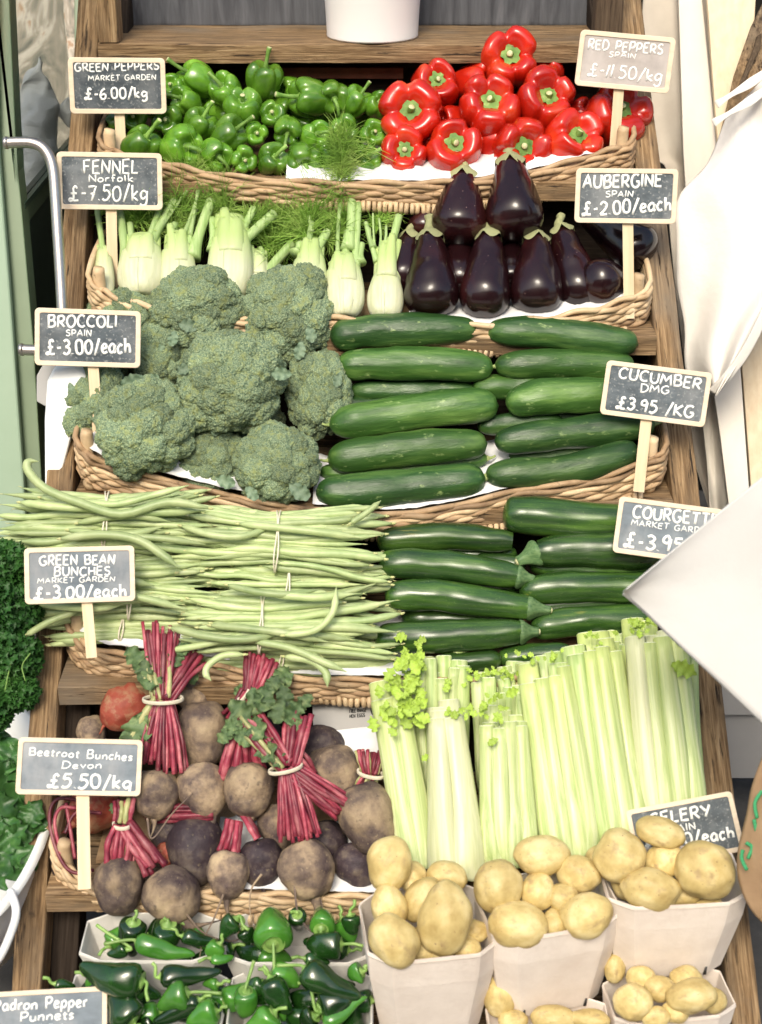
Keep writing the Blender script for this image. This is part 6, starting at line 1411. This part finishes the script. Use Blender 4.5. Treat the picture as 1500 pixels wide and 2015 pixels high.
# ---------------------------------------------------------------- chilli trays
TG = 'pulp trays of small peppers'
def cx_tray(label, cx, cy, wpx, h, dr, rz):
    return punnet('pepper_tray', label, 'tray', TG, cx, cy, wpx, h, .075, dr, m_pulp_w, rz, .86, False, 0, .004)
cx_tray('pulp tray of small peppers tucked under the beetroot basket', 298, 1842, 268, .06, .50, 0)
cx_tray('pulp tray of small peppers at the upper right, under the rim', 590, 1842, 290, .055, .50, 0)
cx_tray('pulp tray of small peppers at the lower left above the bottom sign', 288, 1968, 310, .105, .62, -2)
cx_tray('pulp tray of small peppers at the bottom centre', 592, 1968, 282, .11, .66, 0)
CH = smoothprof([(0, 0), (.03, .22), (.15, .45), (.4, .75), (.65, .97), (.85, 1.0), (.95, .85), (1, .55)])
PD = [ # tip, shoulder, width, stalk end, bright, h, label
 ((262, 1880), (262, 1815), 58, (268, 1790), 0, .09, 'nearly black pepper seen end on in the upper left tray'), ((330, 1880), (330, 1818), 66, (322, 1806), 0, .09, 'black green pepper beside the big beetroot tip'),
 ((385, 1880), (268, 1852), 44, (205, 1858), 1, .105, 'long bright green pepper across the upper left tray'), ((430, 1855), (360, 1842), 34, None, 0, .10, 'small dark pepper behind the root tail'),
 ((432, 1850), (466, 1808), 44, (490, 1830), 0, .115, 'dark pepper leaning up to the willow rim'), ((412, 1885), (432, 1858), 40, None, 1, .11, 'bright pepper end by the tray corner'), ((210, 1878), (250, 1868), 26, (190, 1820), 0, .09, 'thin dark pepper at the left end of the upper tray'),
 ((460, 1884), (416, 1886), 26, None, 1, .11, 'small green pepper lying on the tray corner'),
 ((540, 1800), (538, 1858), 86, (540, 1935), 1, .125, 'fat bright green bell shaped pepper hanging over the tray edge'), ((600, 1860), (672, 1858), 56, (715, 1862), 0, .11, 'dark pepper with stalk pointing right, upper right tray'),
 ((630, 1790), (632, 1830), 56, (622, 1860), 1, .10, 'mid green pepper facing the viewer, upper right tray'), ((700, 1840), (690, 1800), 40, None, 0, .09, 'dark pepper under the first potato punnet'), ((590, 1830), (585, 1800), 40, (572, 1795), 0, .09, 'dark pepper with curled pale stalk under the rim'), ((492, 1860), (480, 1830), 40, None, 0, .10, 'dark pepper left of the fat bright one'), ((650, 1892), (600, 1886), 26, None, 0, .11, 'thin dark pepper along the lower tray rim'),
 ((158, 1900), (280, 1932), 76, (292, 1970), 0, .15, 'long black green pepper in the lower left tray'), ((210, 1960), (262, 2010), 76, None, 0, .14, 'dark green pepper by the edge of the bottom sign'), ((436, 1912), (316, 1922), 46, (300, 1895), 0, .15, 'slim dark pepper along the back of the lower left tray'),
 ((312, 1985), (372, 1955), 60, (436, 1955), 1, .155, 'bright pepper with a long pale stalk pointing right'), ((300, 2012), (392, 1968), 42, None, 0, .15, 'slim dark pepper slanting up in the lower left tray'), ((370, 2020), (425, 1990), 60, None, 1, .15, 'green pepper at the lower right of the lower left tray'), ((400, 1940), (428, 1936), 26, None, 1, .14, 'small bright pepper at the tray wall'), ((150, 1940), (110, 1936), 26, None, 0, .13, 'dark pepper at the left tray wall'),
 ((712, 1965), (600, 1905), 66, (545, 1900), 0, .165, 'long dark pepper slanting across the bottom centre tray'), ((478, 2000), (484, 1950), 54, (500, 1890), 1, .155, 'bright pepper with upright stalk in the bottom centre tray'), ((575, 1995), (532, 1925), 60, None, 0, .15, 'dark green pepper in the middle of the bottom centre tray'),
 ((706, 1960), (630, 1985), 72, (600, 1920), 0, .15, 'black pepper with a hooked pale stalk'), ((480, 2030), (540, 1992), 60, None, 1, .16, 'glossy green pepper at the bottom edge of the picture'), ((720, 1960), (640, 2018), 34, None, 1, .16, 'thin green pepper slanting at the bottom right tray corner'), ((690, 1925), (712, 1912), 44, (724, 1900), 1, .15, 'small pepper in the upper right corner of the centre tray'), ((560, 2010), (545, 1960), 34, None, 1, .14, 'slim green pepper upright in the bottom centre tray'), ((600, 2020), (620, 2000), 50, None, 0, .15, 'dark pepper at the bottom edge of the centre tray'), ((470, 1960), (520, 1935), 40, None, 0, .13, 'dark pepper behind the one with the upright stalk')]
rq = random.Random(8)
for (x0, x1, y0, y1, n_, h, nm) in ((190, 420, 1835, 1890, 7, .06, 'upper left'), (480, 710, 1830, 1890, 7, .06, 'upper right'), (160, 430, 1930, 2030, 12, .105, 'lower left'), (475, 715, 1925, 2040, 12, .115, 'bottom centre')):
    ys_ = sorted(rq.uniform(y0, y1) for _ in range(n_))
    for q in range(n_):
        x, y, a = rq.uniform(x0, x1), ys_[q], rq.uniform(0, 6.28); L_ = rq.uniform(60, 100)
        PD.append(((x - math.cos(a) * L_ / 2, y + math.sin(a) * L_ * .35), (x + math.cos(a) * L_ / 2, y - math.sin(a) * L_ * .35), rq.uniform(40, 58), None, q % 3 == 0, h, '%s %s pepper from the back, lower down in the %s pulp tray' % (ORD[q].strip() or 'first', 'bright' if q % 3 == 0 else 'dark', nm)))
for i, (tp, sh, wd, stk, br, h, lab) in enumerate(PD):
    wd *= 1.0
    A, B = W(tp[0], tp[1], h - (.05 if abs(tp[0] - sh[0]) < 9 else .012)), W(sh[0], sh[1], h); k = sc(B)
    mid = A.lerp(B, .5) + vd(rnd.uniform(-1, 1), rnd.uniform(-1, 1), .2) * wd * k * .10
    wp = catmull([A, mid, B], 26); m, lp = local_path(wp)
    ts = [.5 - .5 * math.cos(math.pi * q / 26) for q in range(27)]; cc = catmull([lp[0], lp[13], lp[-1]], 100); lp = [cc[int(q * 100)] for q in ts]
    prof_ = [(a, b) for a, b in CH]; rad = [max(.0005, lerpl(CH if wd < 90 else GPR, q) * wd * k / 2) for q in ts] if wd < 90 else [max(.0005, lerpl([(0, 0), (.04, .5), (.2, .85), (.5, 1), (.8, 1), (.95, .8), (1, .5)], q) * wd * k / 2) for q in ts]
    v, f = sweep(lp, circ(30), rad, cap=False, mod=lambda a_, j, a, b: (a * (1 - .10 * abs(math.cos(j * math.pi * 1.5 / 15))), b * (1 - .10 * abs(math.cos(j * math.pi * 1.5 / 15)))))
    v = [p + Vector((ns(p, 30, i), ns(p, 30, i + 7), ns(p, 30, i + 3))) * .004 for p in v]
    t = thing('small_pepper', lab, 'pepper', m, 'small peppers in the pulp trays'); link('skin', new_mesh('skin', v, f, m_padron_l if br else m_padron), t)
    v, f = sweep([lp[-1], lp[-1] + Vector((0, 0, .0001))], circ(14), [rad[-1], .001], cap=False); link('shoulder', new_mesh('shoulder', v, f, m_pstalk), t)
    d = (lp[-1] - lp[-3]).normalized()
    e = m.inverted() @ W(stk[0], stk[1], h + .004) if stk else lp[-1] + (d * .9 + Vector((rnd.uniform(-.3, .3), rnd.uniform(-.3, .3), 0))) * .026
    c = catmull([lp[-1] - d * .002, lp[-1] + d * .008, lp[-1].lerp(e, .6) + Vector((0, .003, 0)), e], 12)
    v, f = sweep(c, circ(9), [max(.0026, rad[-1] * .8 * (1 - q / 3)) + .0008 if q < 3 else .0025 + .0007 * (q / 12) for q in range(13)]); link('stalk', new_mesh('stalk', v, f, m_pstalk), t)

# ---------------------------------------------------------------- parsley and lettuce at the left edge
def clump(name, label, cat, spots, mat_, n, size, seed, h_dep, kind='p'):
    rr = random.Random(seed); mb = MB(); org = P(*spots[0][:2], h_dep)
    for _ in range(n):
        sp = spots[rr.randrange(len(spots))]
        a = rr.uniform(0, 6.283); q = math.sqrt(rr.random()); z = rr.random()
        p = P(sp[0] + math.cos(a) * q * sp[2], sp[1] + math.sin(a) * q * sp[3], h_dep - math.sqrt(max(0, 1 - q * q)) * sp[4] * z) - org
        nrm = (Vector((rr.gauss(0, .6), rr.gauss(-.6, .5), rr.gauss(.6, .5)))).normalized(); u = nrm.orthogonal().normalized(); u.rotate(Matrix.Rotation(rr.uniform(0, 6), 3, nrm)); w_ = nrm.cross(u)
        s = size * rr.uniform(.6, 1.3); b = len(mb.v)
        # five pointed, curled leaflet
        mb.v.append(p - nrm * s * .25)
        for j in range(10):
            th = j * math.pi / 5; r_ = s * (1 if j % 2 == 0 else .5); mb.v.append(p + (u * math.cos(th) + w_ * math.sin(th)) * r_ + nrm * s * (.25 if j % 2 else .1) * rr.uniform(-.5, 1.5))
        for j in range(10): mb.f.append((b, b + 1 + j, b + 1 + (j + 1) % 10)); mb.mi.append(0)
    return mb, org
mb, org = clump('x', '', '', [(12, 1110, 56, 44, .05), (25, 1200, 62, 60, .07), (8, 1280, 60, 60, .08), (40, 1290, 44, 50, .06), (30, 1360, 48, 40, .05), (-10, 1380, 40, 60, .05)], m_parsley, 3800, .0088, 3, 2.76)
t = thing('parsley_bunch', 'dark curly parsley at the left edge beside the green beans', 'parsley', T(org)); o = link('curly_leaves', mb.mesh('curly_leaves', [m_parsley]), t); o['kind'] = 'stuff'
for pts in ([(10, 1360), (18, 1320), (30, 1280)], [(50, 1340), (44, 1310), (60, 1285)]):
    c = catmull([P(x, y, 2.70) - org for x, y in pts], 14); v, f = sweep(c, circ(6), .0012); link('stem', new_mesh('stem', v, f, m_pstalk), t)
lleaf = [leaf_mesh('lettuce_leaf', m_lettuce, s_ + 50, .52, 0, .16, .5, 10, 18) for s_ in range(5)]
lb = thing('lettuce_basket', 'white oval tub with looped handle at the lower left', 'tub', T(P(-62, 1600, 2.72))); bpy.context.view_layer.update()
o0 = P(-62, 1600, 2.72)
def oval(a, b, z, n=48): return [Vector((a * math.cos(2 * math.pi * q / n), b * math.sin(2 * math.pi * q / n), z)) for q in range(n)]
rings = [oval(.146, .28, 0), oval(.158, .292, -.006), oval(.148, .282, -.020), oval(.143, .275, -.06), oval(.130, .25, -.18), oval(.001, .001, -.182)]
inner = [oval(.001, .001, -.17), oval(.105, .215, -.17), oval(.130, .255, -.06), oval(.141, .275, 0)]
A_ = inner + rings; n = 48; v = [p for r_ in A_ for p in r_]; f = [(i * n + j, i * n + (j + 1) % n, (i + 1) * n + (j + 1) % n, (i + 1) * n + j) for i in range(len(A_) - 1) for j in range(n)]
tilt = Matrix.Rotation(R(12), 4, 'X')
link('tub_wall', new_mesh('tub_wall', v, f, m_plate), lb, tilt)
c = catmull([P(20, 1752, 2.57) - o0, P(32, 1790, 2.55) - o0, P(24, 1830, 2.55) - o0, P(-5, 1890, 2.55) - o0, P(-40, 1900, 2.57) - o0], 20); v, f = sweep(c, circ(10), .0075); link('handle', new_mesh('handle', v, f, m_plate), lb)
lt = thing('lettuce', 'dark green lettuce leaves filling the white oval tub', 'lettuce', T(P(-20, 1560, 2.70))); bpy.context.view_layer.update()
rr = random.Random(5); Pi = lt.matrix_world.inverted()
for (x, y, s_, an, dp) in [(5, 1480, 110, 80, 2.5), (30, 1500, 90, 40, 2.49), (10, 1550, 120, 60, 2.46), (50, 1580, 110, 30, 2.44), (20, 1610, 120, 80, 2.43), (60, 1620, 90, -10, 2.42), (50, 1660, 100, 10, 2.41), (10, 1670, 120, 100, 2.40), (30, 1700, 90, -20, 2.39), (0, 1720, 90, 60, 2.38), (-10, 1600, 120, 130, 2.43), (70, 1600, 60, 70, 2.42), (0, 1440, 70, 90, 2.55), (24, 1640, 80, 120, 2.40), (60, 1690, 60, -60, 2.39), (-20, 1510, 120, 110, 2.48)]:
    dp += .27; x -= 6; s_ *= .95; p = P(x, y, dp); k = dp / F; a = R(an); zz = vd(rr.uniform(-.4, .7), rr.uniform(-.2, .7), .8); yy = vd(math.cos(a), math.sin(a), rr.uniform(-.3, .3)); yy = (yy - zz * yy.dot(zz)).normalized()
    link('leaf', lleaf[rr.randrange(5)], lt, Pi @ basis(p - yy * s_ * k * .5, yy.cross(zz), yy, zz) @ Matrix.Diagonal((s_ * k, s_ * k, s_ * k, 1)))
